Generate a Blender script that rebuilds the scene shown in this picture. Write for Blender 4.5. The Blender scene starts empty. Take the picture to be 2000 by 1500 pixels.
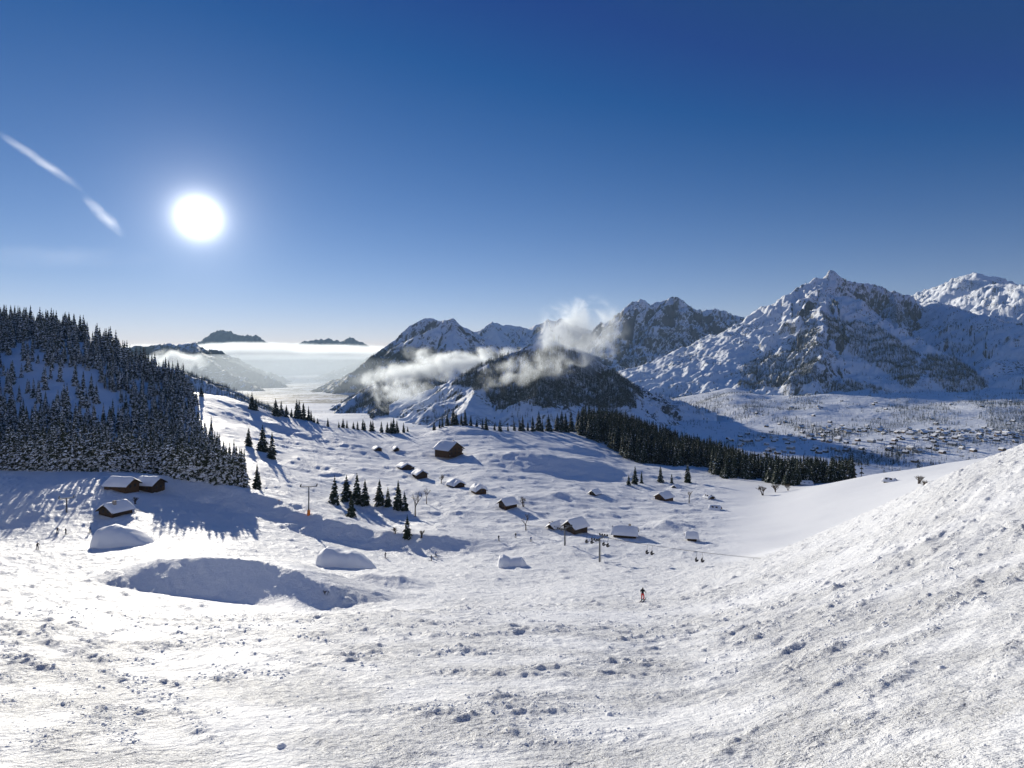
import bpy, math, random
import numpy as np
from mathutils import Vector
random.seed(7); rng = np.random.default_rng(7)
D = bpy.data; S = bpy.context.scene
C = S.collection
R = math.radians
# ------------------------------------------------------------------ camera, sky, sun, exposure
F, CX, HY = 1150.0, 1000.0, 715.0        # focal length, centre column and horizon row of a 2000 px wide frame
cam = D.cameras.new('camera'); camo = D.objects.new('camera', cam); C.objects.link(camo)
cam.sensor_width = 36; cam.lens = 36 * F / 2000; cam.shift_y = -(750 - HY) / 2000
cam.clip_start = 0.5; cam.clip_end = 200000
camo.location = (0, 0, 0); camo.rotation_euler = (R(90), 0, 0)
S.camera = camo
SUN_AZ = math.atan2(388 - CX, F)                       # left of the view axis
SUN_EL = math.atan2(HY - 425, math.hypot(388 - CX, F))
SDIR = Vector((math.sin(SUN_AZ) * math.cos(SUN_EL), math.cos(SUN_AZ) * math.cos(SUN_EL), math.sin(SUN_EL)))
sun = D.lights.new('sun', 'SUN'); suno = D.objects.new('sun', sun); C.objects.link(suno)
sun.energy = 3.45; sun.angle = R(0.53); sun.color = (1.0, 0.93, 0.785)
suno.rotation_euler = SDIR.to_track_quat('Z', 'Y').to_euler()
W = D.worlds.new('World'); S.world = W; W.use_nodes = True
nt = W.node_tree; nt.nodes.clear()
def N(t, ty, **kw):
    n = t.nodes.new(ty)
    for k, v in kw.items(): setattr(n, k, v)
    return n
sky = N(nt, 'ShaderNodeTexSky', sky_type='NISHITA')
sky.sun_disc = False; sky.sun_elevation = SUN_EL; sky.sun_rotation = SUN_AZ
sky.altitude = 2600; sky.air_density = 1.0; sky.dust_density = 0.0; sky.ozone_density = 3.5
gam = N(nt, 'ShaderNodeGamma'); gam.inputs['Gamma'].default_value = 1.0
hs = N(nt, 'ShaderNodeHueSaturation'); hs.inputs['Saturation'].default_value = 1.12
bg = N(nt, 'ShaderNodeBackground'); bg.inputs['Strength'].default_value = 0.079
nt.links.new(sky.outputs[0], gam.inputs[0]); nt.links.new(gam.outputs[0], hs.inputs['Color']); sc_ = N(nt, 'ShaderNodeVectorMath', operation='MULTIPLY_ADD'); sc_.inputs[1].default_value = (1.42, 0.82, 0.68); sc_.inputs[2].default_value = (-0.62, -0.68, -0.46)
mx_ = N(nt, 'ShaderNodeVectorMath', operation='MAXIMUM'); mx_.inputs[1].default_value = (0.02, 0.32, 1.35)
nt.links.new(hs.outputs[0], sc_.inputs[0]); nt.links.new(sc_.outputs[0], mx_.inputs[0]); nt.links.new(mx_.outputs[0], bg.inputs['Color'])
# the sun itself and its aureole, a function of the angle to the sun
tc = N(nt, 'ShaderNodeTexCoord')
dot = N(nt, 'ShaderNodeVectorMath', operation='DOT_PRODUCT'); dot.inputs[1].default_value = SDIR
nt.links.new(tc.outputs['Generated'], dot.inputs[0])
ac = N(nt, 'ShaderNodeMath', operation='ARCCOSINE'); nt.links.new(dot.outputs['Value'], ac.inputs[0])
def aure(width, amp, power=1.0):
    a = N(nt, 'ShaderNodeMath', operation='DIVIDE'); nt.links.new(ac.outputs[0], a.inputs[0]); a.inputs[1].default_value = R(width)
    p = N(nt, 'ShaderNodeMath', operation='POWER'); nt.links.new(a.outputs[0], p.inputs[0]); p.inputs[1].default_value = power
    m = N(nt, 'ShaderNodeMath', operation='MULTIPLY'); nt.links.new(p.outputs[0], m.inputs[0]); m.inputs[1].default_value = -1
    e = N(nt, 'ShaderNodeMath', operation='EXPONENT'); nt.links.new(m.outputs[0], e.inputs[0])
    o = N(nt, 'ShaderNodeMath', operation='MULTIPLY'); nt.links.new(e.outputs[0], o.inputs[0]); o.inputs[1].default_value = amp
    return o
parts = [aure(1.05, 3.0, 1.5), aure(2.0, 0.42, 1.0), aure(7.0, 0.045, 1.0)]
s1 = N(nt, 'ShaderNodeMath', operation='ADD'); nt.links.new(parts[0].outputs[0], s1.inputs[0]); nt.links.new(parts[1].outputs[0], s1.inputs[1])
s2 = N(nt, 'ShaderNodeMath', operation='ADD'); nt.links.new(s1.outputs[0], s2.inputs[0]); nt.links.new(parts[2].outputs[0], s2.inputs[1])
bg2 = N(nt, 'ShaderNodeBackground'); bg2.inputs['Color'].default_value = (1, 0.985, 0.96, 1); nt.links.new(s2.outputs[0], bg2.inputs['Strength'])
addw = N(nt, 'ShaderNodeAddShader'); wo = N(nt, 'ShaderNodeOutputWorld')
nt.links.new(bg.outputs[0], addw.inputs[0]); nt.links.new(bg2.outputs[0], addw.inputs[1]); nt.links.new(addw.outputs[0], wo.inputs[0])
S.view_settings.view_transform = 'Standard'; S.view_settings.look = 'None'
S.view_settings.exposure = 0.80; S.view_settings.gamma = 1.0
try: S.view_settings.use_curve_mapping = False
except Exception: pass
cy = S.cycles
cy.max_bounces = 6; cy.diffuse_bounces = 4; cy.glossy_bounces = 1; cy.transmission_bounces = 1; cy.volume_bounces = 1
cy.transparent_max_bounces = 6; cy.use_denoising = True; cy.volume_max_steps = 128; cy.volume_step_rate = 1.0
cy.use_adaptive_sampling = True

# ------------------------------------------------------------------ helpers: noise
_perm = np.concatenate([rng.permutation(256)] * 3)
_ang = rng.random(256) * 2 * np.pi
_gx, _gy = np.cos(_ang), np.sin(_ang)
def perlin(x, y, seed=0):
    x = np.asarray(x, float) + seed * 17.31; y = np.asarray(y, float) + seed * 9.77
    xi = np.floor(x).astype(np.int64); yi = np.floor(y).astype(np.int64)
    xf = x - xi; yf = y - yi
    u = xf * xf * xf * (xf * (xf * 6 - 15) + 10); v = yf * yf * yf * (yf * (yf * 6 - 15) + 10)
    xa = xi & 255; xb = (xi + 1) & 255; ya = yi & 255; yb = (yi + 1) & 255
    def g(a, b, dx, dy):
        h = _perm[_perm[a] + b]; return _gx[h] * dx + _gy[h] * dy
    n0 = g(xa, ya, xf, yf) * (1 - u) + g(xb, ya, xf - 1, yf) * u
    n1 = g(xa, yb, xf, yf - 1) * (1 - u) + g(xb, yb, xf - 1, yf - 1) * u
    return (n0 * (1 - v) + n1 * v) * 1.5
def fbm(x, y, lam, oct=4, gain=0.5, seed=0, ridged=False):
    t = 0; a = 1.0
    for o in range(oct):
        n = perlin(x / lam, y / lam, seed + o * 3)
        t = t + a * ((1 - 2 * np.abs(n)) if ridged else n)
        a *= gain; lam /= 2.03
    return t
def sstep(a, b, x):
    t = np.clip((x - a) / (b - a), 0, 1); return t * t * (3 - 2 * t)

# ------------------------------------------------------------------ helpers: objects and materials
def tag(o, label=None, cat=None, group=None, kind=None):
    for k, v in (('label', label), ('category', cat), ('group', group), ('kind', kind)):
        if v: o[k] = v
    return o
def link(name, me, mat=None, parent=None):
    o = D.objects.new(name, me); C.objects.link(o)
    if mat is not None and me is not None:
        for m in (mat if isinstance(mat, (list, tuple)) else [mat]): me.materials.append(m)
    if parent: o.parent = parent
    return o
def empty(name, loc, rz=0, sc=1):
    o = D.objects.new(name, None); C.objects.link(o); o.location = loc; o.rotation_euler = (0, 0, rz); o.scale = (sc, sc, sc)
    o.empty_display_size = 0.2
    return o
def mesh(name, v, f, smooth=False):
    me = D.meshes.new(name); me.from_pydata([tuple(map(float, p)) for p in v], [], f); me.update()
    if smooth: me.polygons.foreach_set('use_smooth', [True] * len(me.polygons))
    return me
def grid_mesh(name, X, Y, Z, smooth=True, keep=None):
    nr, nc = X.shape
    me = D.meshes.new(name)
    co = np.stack([X, Y, Z], -1).reshape(-1, 3).astype(np.float32)
    idx = np.arange(nr * nc).reshape(nr, nc)
    q = np.stack([idx[:-1, :-1], idx[:-1, 1:], idx[1:, 1:], idx[1:, :-1]], -1)
    if keep is not None:
        kq = keep[:-1, :-1] | keep[:-1, 1:] | keep[1:, 1:] | keep[1:, :-1]
        q = q[kq]
    q = q.reshape(-1, 4)
    used = np.zeros(nr * nc, bool); used[q.ravel()] = True
    remap = np.cumsum(used) - 1
    co = co[used]; q = remap[q]
    me.vertices.add(len(co)); me.vertices.foreach_set('co', co.ravel())
    me.loops.add(q.size); me.loops.foreach_set('vertex_index', q.ravel().astype(np.int32))
    me.polygons.add(len(q)); me.polygons.foreach_set('loop_start', (np.arange(len(q)) * 4).astype(np.int32))
    try: me.polygons.foreach_set('loop_total', np.full(len(q), 4, np.int32))
    except Exception: pass
    me.update(calc_edges=True)
    if smooth: me.polygons.foreach_set('use_smooth', np.ones(len(q), bool))
    return me
class MB:
    """collects boxes, prisms and tubes into one mesh"""
    def __init__(s): s.v = []; s.f = []; s.mi = []
    def add(s, v, f, m=0):
        b = len(s.v); s.v += [tuple(p) for p in v]; s.f += [tuple(i + b for i in q) for q in f]; s.mi += [m] * len(f); return s
    def box(s, x0, x1, y0, y1, z0, z1, m=0):
        v = [(x, y, z) for z in (z0, z1) for x, y in ((x0, y0), (x1, y0), (x1, y1), (x0, y1))]
        return s.add(v, [(3, 2, 1, 0), (4, 5, 6, 7), (0, 1, 5, 4), (1, 2, 6, 5), (2, 3, 7, 6), (3, 0, 4, 7)], m)
    def tube(s, p, q, r0, r1, n=6, m=0, cap=True):
        p = Vector(p); q = Vector(q); d = (q - p).normalized()
        a = d.orthogonal().normalized(); b = d.cross(a)
        v = []
        for c, r in ((p, r0), (q, r1)):
            for k in range(n):
                t = 2 * math.pi * k / n; v.append(c + a * (math.cos(t) * r) + b * (math.sin(t) * r))
        f = [(k, (k + 1) % n, n + (k + 1) % n, n + k) for k in range(n)]
        if cap: f += [tuple(range(n))[::-1], tuple(range(n, 2 * n))]
        return s.add(v, f, m)
    def me(s, name, smooth=False):
        me = mesh(name, s.v, s.f, smooth); me.polygons.foreach_set('material_index', s.mi); return me
    def build(s, name, mat, parent=None, smooth=False): return link(name, s.me(name, smooth), mat, parent)

def material(name):
    m = D.materials.new(name); m.use_nodes = True; t = m.node_tree
    b = t.nodes['Principled BSDF']; b.inputs['Specular IOR Level'].default_value = 0.2
    return m, t, b
def noise_node(t, scale, detail=3, rough=0.55, vec=None, dist=0):
    n = N(t, 'ShaderNodeTexNoise'); n.inputs['Scale'].default_value = scale; n.inputs['Detail'].default_value = detail
    n.inputs['Roughness'].default_value = rough; n.inputs['Distortion'].default_value = dist
    if vec is not None: t.links.new(vec, n.inputs['Vector'])
    return n
def mrange(t, src, a, b, c=0.0, d=1.0, smooth=True):
    n = N(t, 'ShaderNodeMapRange'); n.interpolation_type = 'SMOOTHSTEP' if smooth else 'LINEAR'
    t.links.new(src, n.inputs['Value'])
    for k, v in zip(('From Min', 'From Max', 'To Min', 'To Max'), (a, b, c, d)): n.inputs[k].default_value = v
    return n.outputs['Result']
def math2(t, op, a, b):
    n = N(t, 'ShaderNodeMath', operation=op)
    for i, x in enumerate((a, b)):
        if isinstance(x, (int, float)): n.inputs[i].default_value = x
        else: t.links.new(x, n.inputs[i])
    return n.outputs[0]
def mixc(t, fac, a, b):
    n = N(t, 'ShaderNodeMix', data_type='RGBA')
    if isinstance(fac, (int, float)): n.inputs[0].default_value = fac
    else: t.links.new(fac, n.inputs[0])
    for i, x in ((6, a), (7, b)):
        if isinstance(x, tuple): n.inputs[i].default_value = (*x, 1)
        else: t.links.new(x, n.inputs[i])
    return n.outputs[2]
SNOW = (0.875, 0.89, 0.92)
def snow_material(name, bumps, tint=SNOW, attr=None):
    m, t, b = material(name)
    geo = N(t, 'ShaderNodeNewGeometry'); pos = geo.outputs['Position']
    n = noise_node(t, 0.35, 4, 0.6, pos)
    t.links.new(mixc(t, n.outputs[0], tuple(c * 0.95 for c in tint), tint), b.inputs['Base Color'])
    b.inputs['Roughness'].default_value = 0.6
    prev = None
    av = None
    if attr:
        an = N(t, 'ShaderNodeAttribute'); an.attribute_name = attr; av = an.outputs['Fac']
    for sc, st, dist, det in bumps:
        nn = noise_node(t, sc, det, 0.66, pos); bp = N(t, 'ShaderNodeBump'); bp.inputs['Strength'].default_value = st; bp.inputs['Distance'].default_value = dist
        t.links.new(nn.outputs[0], bp.inputs['Height'])
        if av: t.links.new(math2(t, 'MULTIPLY', av, dist), bp.inputs['Distance'])
        if prev: t.links.new(prev, bp.inputs['Normal'])
        prev = bp.outputs[0]
    if prev: t.links.new(prev, b.inputs['Normal'])
    return m
M_SNOW = snow_material('snow', [(0.6, 0.9, 0.85, 8), (3.6, 0.9, 0.17, 5)], attr='broken')
M_ROOFSNOW = snow_material('roof_snow', [(3.0, 0.3, 0.1, 3)])
def plain(name, col, rough=0.7, var=0.25, scale=3.0):
    m, t, b = material(name)
    tcx = N(t, 'ShaderNodeTexCoord'); n = noise_node(t, scale, 4, 0.6, tcx.outputs['Object'])
    t.links.new(mixc(t, n.outputs[0], tuple(c * (1 - var) for c in col), tuple(min(1, c * (1 + var)) for c in col)), b.inputs['Base Color'])
    b.inputs['Roughness'].default_value = rough
    return m
M_WOOD = plain('dark_weathered_wood', (0.05, 0.033, 0.023), 0.8, 0.5, 6)
M_WARM = plain('warm_brown_wood', (0.085, 0.048, 0.027), 0.8, 0.4, 6)
M_STONE = plain('stone_plaster', (0.33, 0.30, 0.27), 0.9, 0.2, 4)
M_GLASS = plain('window_glass', (0.03, 0.035, 0.045), 0.15, 0.1)
M_STEEL = plain('grey_steel', (0.16, 0.165, 0.17), 0.5, 0.2)
M_DARK = plain('black_rubber', (0.02, 0.02, 0.022), 0.6, 0.2)
M_ORANGE = plain('orange_padding', (0.75, 0.22, 0.04), 0.7, 0.15)
M_BARK = plain('bark', (0.07, 0.052, 0.04), 0.9, 0.4, 8)
M_TWIG = plain('bare_twigs', (0.10, 0.08, 0.065), 0.9, 0.4, 8)
def conifer_material(name, green, snowamt, sc):
    m, t, b = material(name)
    geo = N(t, 'ShaderNodeNewGeometry'); tcx = N(t, 'ShaderNodeTexCoord'); oi = N(t, 'ShaderNodeObjectInfo')
    sep = N(t, 'ShaderNodeSeparateXYZ'); t.links.new(geo.outputs['Normal'], sep.inputs[0])
    up = mrange(t, sep.outputs['Z'], 0.05, 0.5)
    n = noise_node(t, sc, 3, 0.7, geo.outputs['Position'])
    sp = mrange(t, n.outputs[0], 0.60 - snowamt, 0.66 - snowamt)
    fac = math2(t, 'MULTIPLY', up, sp)
    n2 = noise_node(t, sc * 0.5, 2, 0.5, geo.outputs['Position'])
    g = mixc(t, n2.outputs[0], tuple(c * 0.5 for c in green), tuple(c * 1.6 for c in green))
    t.links.new(mixc(t, fac, g, (0.82, 0.84, 0.88)), b.inputs['Base Color']); b.inputs['Roughness'].default_value = 0.85
    return m
M_SPRUCE = conifer_material('spruce_needles_with_snow', (0.034, 0.044, 0.024), 0.12, 0.8)
M_SPRUCE_D = conifer_material('dark_spruce_needles', (0.022, 0.034, 0.022), 0.02, 0.8)
M_FARTREE = conifer_material('far_spruce_needles', (0.026, 0.034, 0.024), 0.02, 0.25)

# ------------------------------------------------------------------ the near terrain
def pix(px, py, Y): return ((px - CX) / F * Y, Y, -(py - HY) / F * Y)
CT = {
 -350: [(3,1960),(6,1640),(12,1430),(22,1325),(35,1262),(60,1195),(100,1120),(140,1060),(180,985),(240,905),(300,815),(400,690),(480,630),(540,610),(600,640),(750,760),(1000,1010)],
 0:    [(3,1960),(6,1640),(9,1510),(12,1428),(22,1318),(35,1255),(60,1195),(100,1135),(140,1082),(165,1040),(185,988),(208,943),(240,918),(300,835),(400,715),(480,655),(520,640),(600,665),(750,770),(1000,1010)],
 200:  [(9,1510),(22,1315),(60,1200),(100,1140),(130,1088),(165,1036),(188,978),(206,947),(240,918),(300,862),(400,752),(460,700),(500,680),(570,705),(750,830),(1000,1030)],
 300:  [(240,928),(300,885),(400,800),(480,737),(550,765),(750,860)],
 400:  [(9,1508),(12,1420),(22,1312),(35,1254),(60,1208),(90,1172),(118,1108),(147,1062),(165,1038),(185,1010),(200,985),(235,942),(280,905),(350,845),(420,797),(475,771),(560,805),(750,900),(1000,1046)],
 500:  [(235,962),(280,918),(350,865),(420,824),(470,801),(540,830),(750,905)],
 600:  [(9,1506),(22,1308),(60,1203),(85,1190),(110,1140),(140,1100),(165,1070),(190,1040),(215,1000),(245,980),(300,925),(365,873),(420,838),(470,816),(540,850),(750,910),(1000,1046)],
 750:  [(22,1307),(60,1200),(105,1160),(140,1112),(175,1090),(205,1053),(245,1005),(300,948),(365,897),(440,853),(480,841),(560,880),(750,920)],
 900:  [(9,1507),(12,1419),(22,1307),(35,1248),(60,1198),(105,1161),(150,1110),(180,1080),(200,1052),(245,1003),(300,950),(365,903),(440,848),(480,829),(560,862),(750,925),(1000,1046)],
 1030: [(22,1307),(60,1199),(105,1161),(150,1111),(200,1052),(245,1005),(300,955),(365,908),(440,858),(505,838),(580,865),(750,930)],
 1150: [(9,1500),(12,1414),(22,1303),(35,1247),(60,1198),(105,1159),(150,1110),(200,1055),(245,1012),(300,966),(365,922),(440,876),(500,851),(560,840),(650,868),(800,950),(1000,1046)],
 1300: [(6,1620),(8,1515),(15,1375),(30,1272),(50,1220),(75,1182),(100,1160),(120,1138),(150,1108),(200,1060),(245,1018),(300,978),(365,937),(440,904),(520,882),(620,902),(750,950),(1000,1050)],
 1400: [(400,930),(440,915),(480,906),(560,925),(750,985)],
 1500: [(6,1595),(8,1480),(15,1335),(30,1230),(50,1172),(75,1132),(100,1105),(120,1091),(140,1084),(165,1076),(200,1050),(250,1015),(300,985),(340,966),(380,947),(430,932),(500,948),(750,1010),(1000,1060)],
 1600: [(140,1045),(180,1050),(230,1008),(290,967),(330,950),(370,945),(405,938),(460,950),(560,985)],
 1700: [(5.5,1555),(8,1425),(15,1280),(30,1172),(50,1103),(75,1053),(100,1022),(125,1005),(140,1003),(180,1018),(230,983),(290,945),(340,927),(400,945),(480,975),(750,1040),(1000,1060)],
 1850: [(5,1530),(15,1240),(30,1125),(50,1040),(75,978),(100,945),(125,933),(140,932),(180,955),(240,932),(300,912),(340,905),(400,935),(750,1030)],
 2000: [(3,1760),(5,1495),(8,1350),(15,1205),(30,1080),(50,985),(75,915),(100,884),(120,872),(140,867),(180,895),(220,905),(300,888),(340,884),(400,920),(600,1000),(1000,1060)],
 2350: [(3,1640),(8,1250),(15,1090),(30,950),(50,850),(75,780),(100,745),(140,735),(220,790),(340,840),(600,960),(1000,1060)],
}
def warpY(px, Y):
    e = np.interp(px, [300, 620, 1300, 1500], [1.0, 1.30, 1.30, 1.0])
    return np.where(np.asarray(Y) > 245, 245 * (np.asarray(Y, float) / 245) ** e, Y)
cp = [(px, float(warpY(px, Y)), py) for px, l in CT.items() for Y, py in l if float(warpY(px, Y)) < 1050]
cp += [(px, 1500, 960) for px in (-350, 0, 300, 600, 900, 1150, 1400, 1700, 2000, 2350)]
for px in (600, 900, 1150, 1500): cp += [(px, 3, 1950 - (max(px - 1000, 0)) * 0.15), (px, 5, 1700 - max(px - 1000, 0) * 0.12)]
cp = np.array(cp, float)
def uv(px, Y): return np.asarray(px, float) / 260.0, np.log(np.asarray(Y, float)) * 2.6
_cu, _cv = uv(cp[:, 0], cp[:, 1])
def _k(r2): return 0.5 * r2 * np.log(r2 + 1e-12)
_n = len(cp)
_A = np.zeros((_n + 3, _n + 3))
_A[:_n, :_n] = _k((_cu[:, None] - _cu) ** 2 + (_cv[:, None] - _cv) ** 2) + np.eye(_n) * 0.004
_A[:_n, _n:] = np.stack([np.ones(_n), _cu, _cv], 1); _A[_n:, :_n] = _A[:_n, _n:].T
# the value is the steepness z / Y; it keeps the surface well behaved near and far
_w = np.linalg.solve(_A, np.concatenate([(cp[:, 2] - HY) / F, np.zeros(3)]))
def tps(px, Y):
    u, v = uv(px, Y); sh = u.shape; u = u.ravel(); v = v.ravel(); out = np.empty(len(u))
    for i in range(0, len(u), 60000):
        a = u[i:i + 60000]; b = v[i:i + 60000]
        out[i:i + 60000] = _k((a[:, None] - _cu) ** 2 + (b[:, None] - _cv) ** 2) @ _w[:_n] + _w[_n] + _w[_n + 1] * a + _w[_n + 2] * b
    return out.reshape(sh)
# coarse table of the smooth relief, looked up bilinearly
_TPX = np.arange(-380, 2381, 10.0); _TV = np.linspace(math.log(2.5), math.log(1510), 440)
_TAB = tps(np.repeat(_TPX[None], len(_TV), 0), np.exp(np.repeat(_TV[:, None], len(_TPX), 1)))
def base_z(X, Y):
    px = np.clip(X / Y * F + CX, -379, 2379); v = np.clip(np.log(Y), _TV[0], _TV[-1] - 1e-6)
    a = (px - _TPX[0]) / 10.0; b = (v - _TV[0]) / (_TV[1] - _TV[0])
    i = np.clip(a.astype(int), 0, len(_TPX) - 2); j = np.clip(b.astype(int), 0, len(_TV) - 2); a = a - i; b = b - j
    t = (_TAB[j, i] * (1 - a) + _TAB[j, i + 1] * a) * (1 - b) + (_TAB[j + 1, i] * (1 - a) + _TAB[j + 1, i + 1] * a) * b
    return -t * Y
# banks: a crest line in plan with a steep side towards the camera and a gentle sunny side
BANKS = [
 ([(205,109,0),(250,107,2.0),(310,104,4.0),(400,100.5,5.3),(500,96.5,5.6),(580,92,4.4),(630,88.5,2.4),(670,86,0)], 7.4, 24),
 ([(540,207,0.5),(640,197,4.2),(750,193,5.2),(850,189,3.6),(990,186,0)], 11, 30),
 ([(270,226,1.5),(340,221,3.5),(420,216,4.2),(500,212,3.8),(580,208,3.2),(700,203,0.5)], 13, 22),
 ([(870,372,0),(950,372,5),(1060,368,7),(1180,372,6),(1290,380,2),(1330,385,0)], 34, 60),
 ([(830,447,0),(870,447,2.2),(960,444,2.2),(990,440,0)], 12, 25),
 ([(1090,430,0),(1120,430,2.4),(1170,428,0)], 14, 25),
 ([(395,492,0),(440,482,6),(490,460,4.5),(540,440,0)], 38, 30),
 ([(480,425,0),(540,415,3.2),(640,395,3.0),(720,378,2),(800,365,0)], 16, 30),
 ([(560,330,0),(640,318,2.2),(720,300,3),(790,285,2.5),(850,272,0)], 14, 22),
 ([(640,262,0),(700,258,2.4),(780,250,2.5),(850,244,0)], 10, 18),
 ([(760,222,0),(830,218,1.8),(900,214,1.5),(960,212,0)], 8, 14),
 ([(1040,285,0),(1090,283,2.0),(1160,280,0)], 9, 16),
 ([(1260,240,0),(1300,236,2.2),(1350,236,0)], 10, 20),
 ([(20,160,0),(90,190,1.6),(160,205,1.5),(230,196,0)], 8, 16),
 ([(640,118,0),(700,117,1.6),(780,117,1.9),(850,118,0)], 6, 12),
]
def banks(X, Y):
    out = np.zeros_like(X)
    for pts, wn, wf in BANKS:
        P = [((px - CX) / F * float(warpY(px, y)), float(warpY(px, y)), a) for px, y, a in pts]
        xs = [p[0] for p in P]; ys = [p[1] for p in P]; w = max(wn, wf)
        sel = (X > min(xs) - w) & (X < max(xs) + w) & (Y > min(ys) - w) & (Y < max(ys) + w)
        if not sel.any(): continue
        x = X[sel]; y = Y[sel]
        wob = perlin(x / 14, y / 14, 5) * 2.2 + perlin(x / 5, y / 5, 6) * 0.8
        best = np.full(x.shape, 1e9); amp = np.zeros(x.shape); side = np.zeros(x.shape)
        for (x0, y0, a0), (x1, y1, a1) in zip(P[:-1], P[1:]):
            dx, dy = x1 - x0, y1 - y0; L2 = dx * dx + dy * dy
            t = np.clip(((x - x0) * dx + (y - y0) * dy) / L2, 0, 1)
            d = np.hypot(x - x0 - t * dx, y - y0 - t * dy); s = dx * (y - y0) - dy * (x - x0)
            m = d < best; best = np.where(m, d, best); amp = np.where(m, a0 + t * (a1 - a0), amp); side = np.where(m, s, side)
        sd = np.where(side >= 0, best, -best) + wob * np.clip(best / 6, 0.15, 1) * (0.12 if wn == 7.4 else 0.5)
        tn = np.clip(-sd / wn, 0, 1); tf = np.clip(sd / wf, 0, 1)
        out[sel] += np.where(sd < 0, amp * (1 - tn) ** (1.0 if wn == 7.4 else 1.25), amp * (1 - tf * tf * (3 - 2 * tf)))
    return out
def hollow(X, Y):
    px = X / Y * F + CX; yc = np.interp(px, [215, 300, 400, 520, 600, 665], [106, 102, 97, 91, 86, 82])
    return sstep(200, 290, px) * sstep(690, 610, px) * sstep(12, 6, np.abs(Y - yc))
def relief(X, Y):
    """rolling ground without the fine crust"""
    d = np.hypot(X, Y)
    z = base_z(X, Y) + banks(X, Y)
    far = sstep(120, 260, Y) * (1 - 0.5 * sstep(600, 900, Y))
    px = X / Y * F + CX
    smooth_r = 1 - 0.85 * sstep(1330, 1480, px) * sstep(140, 170, Y)          # the untouched field on the right stays even
    leftmid = 1 - 0.6 * sstep(520, 300, px)
    k = far * smooth_r * leftmid
    z += k * (fbm(X, Y, 62, 2, 0.5, 11) * 1.5 + fbm(X, Y * 1.5, 21, 2, 0.55, 23) * 0.75)
    z += sstep(25, 90, Y) * (1 - far) * fbm(X, Y, 30, 2, 0.5, 31) * 0.7
    return z
def chop(X, Y):
    """how broken the crust is: rows of clods along the traverses"""
    px = X / Y * F + CX
    wl = sstep(950, 450, px); wr = sstep(1050, 1500, px); wc = 1 - wl - wr
    def rows(c, s, a, b, seed): return fbm((X * c + Y * s) / a, (-X * s + Y * c) / b, 1.0, 3, 0.55, seed)
    Ld = np.clip(Y / 30, 0.5, 3)
    m = wl * rows(0.72, -0.69, 7, 1.3, 41) + wr * rows(0.70, 0.71, 8, 1.1, 47) + wc * rows(1, 0.1, 6, 1.6, 53)
    return m
TRACKS = [[(-20,46),(120,30),(240,20.5),(400,14.5),(620,10.4)], [(10,33),(140,24),(280,16.5),(430,12.3)], [(-60,62),(200,33),(420,24),(700,19),(1000,17.5)], [(1240,14),(1450,17),(1700,25),(1960,43)],
 [(1380,30),(1600,38),(1800,55),(1960,82)], [(1120,20),(1400,21),(1700,33),(1900,52)], [(640,27),(900,24),(1150,27),(1420,45)], [(-40,95),(180,62),(420,45),(720,40)], [(700,9.2),(1000,9.6),(1300,9.4),(1560,10.5)]]
def tracks(X, Y):
    out = np.zeros_like(X); sel = Y < 110
    if not sel.any(): return out
    x = X[sel]; y = Y[sel]; o = np.zeros_like(x); brk = sstep(-0.25, 0.25, perlin(x / y * 9, np.log(y) * 7, 301)); wob = perlin(x / y * 14, np.log(y) * 12, 305)
    for k, tr in enumerate(TRACKS):
        P = [((px - CX) / F * yy, yy) for px, yy in tr]; best = np.full(x.shape, 1e9); side = np.zeros_like(x)
        for (x0, y0), (x1, y1) in zip(P[:-1], P[1:]):
            dx, dy = x1 - x0, y1 - y0; t = np.clip(((x - x0) * dx + (y - y0) * dy) / (dx * dx + dy * dy), 0, 1)
            d = np.hypot(x - x0 - t * dx, y - y0 - t * dy); m = d < best; best = np.where(m, d, best); side = np.where(m, dx * (y - y0) - dy * (x - x0), side)
        w = 0.020 * y; q = np.where(side > 0, best, -best) / w + wob * 1.4
        o += w * 0.20 * brk * (-np.exp(-q * q) + 0.75 * np.exp(-(q + 1.7) ** 2) + 0.35 * np.exp(-(q - 1.8) ** 2))
    out[sel] = o
    return out
def patchy(X, Y):
    a = X / Y * 4.0; b = np.log(np.maximum(Y, 3)) * 3.2
    return np.clip(0.98 + 0.75 * fbm(a, b, 1.0, 3, 0.55, 311), 0.55, 1.3)
def crust(X, Y, rad):
    px = X / Y * F + CX
    m = chop(X, Y)
    even = 1 - 0.93 * sstep(1330, 1480, px) * sstep(138, 160, Y)
    hill = 1 - 0.6 * sstep(500, 380, px) * sstep(200, 240, Y)
    amt = (1 - 0.55 * hollow(X, Y)) * (0.62 + 0.80 * sstep(-0.1, 0.55, m) + 0.25 * fbm(X, Y, 17, 2, 0.5, 61)) * even * hill
    amt = amt * (1 + (patchy(X, Y) - 1) * sstep(160, 60, Y))
    z = 0.05 * m * sstep(300, 40, Y) * even + tracks(X, Y)
    lam = 6.6; o = 0
    while lam > 0.07:
        wt = sstep(1.1, 2.6, lam / rad) * (1 - 0.85 * sstep(0.022, 0.06, lam / Y))
        sel = wt > 0
        if sel.any():
            x = X[sel]; y = Y[sel]
            n = perlin(x / lam, y / lam, 70 + o * 2)
            bill = np.maximum(n, -0.12)                                       # clods standing on an even bed
            a = 0.16 * lam if lam < 1.7 else 0.085 * lam
            z[sel] += wt[sel] * a * amt[sel] * bill
        lam /= 1.75; o += 1
    return z
def ground(X, Y):
    X = np.atleast_1d(np.asarray(X, float)); Y = np.atleast_1d(np.asarray(Y, float))
    return relief(X, Y) + crust(X, Y, np.maximum(Y * 0.0056, 0.03))
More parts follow.
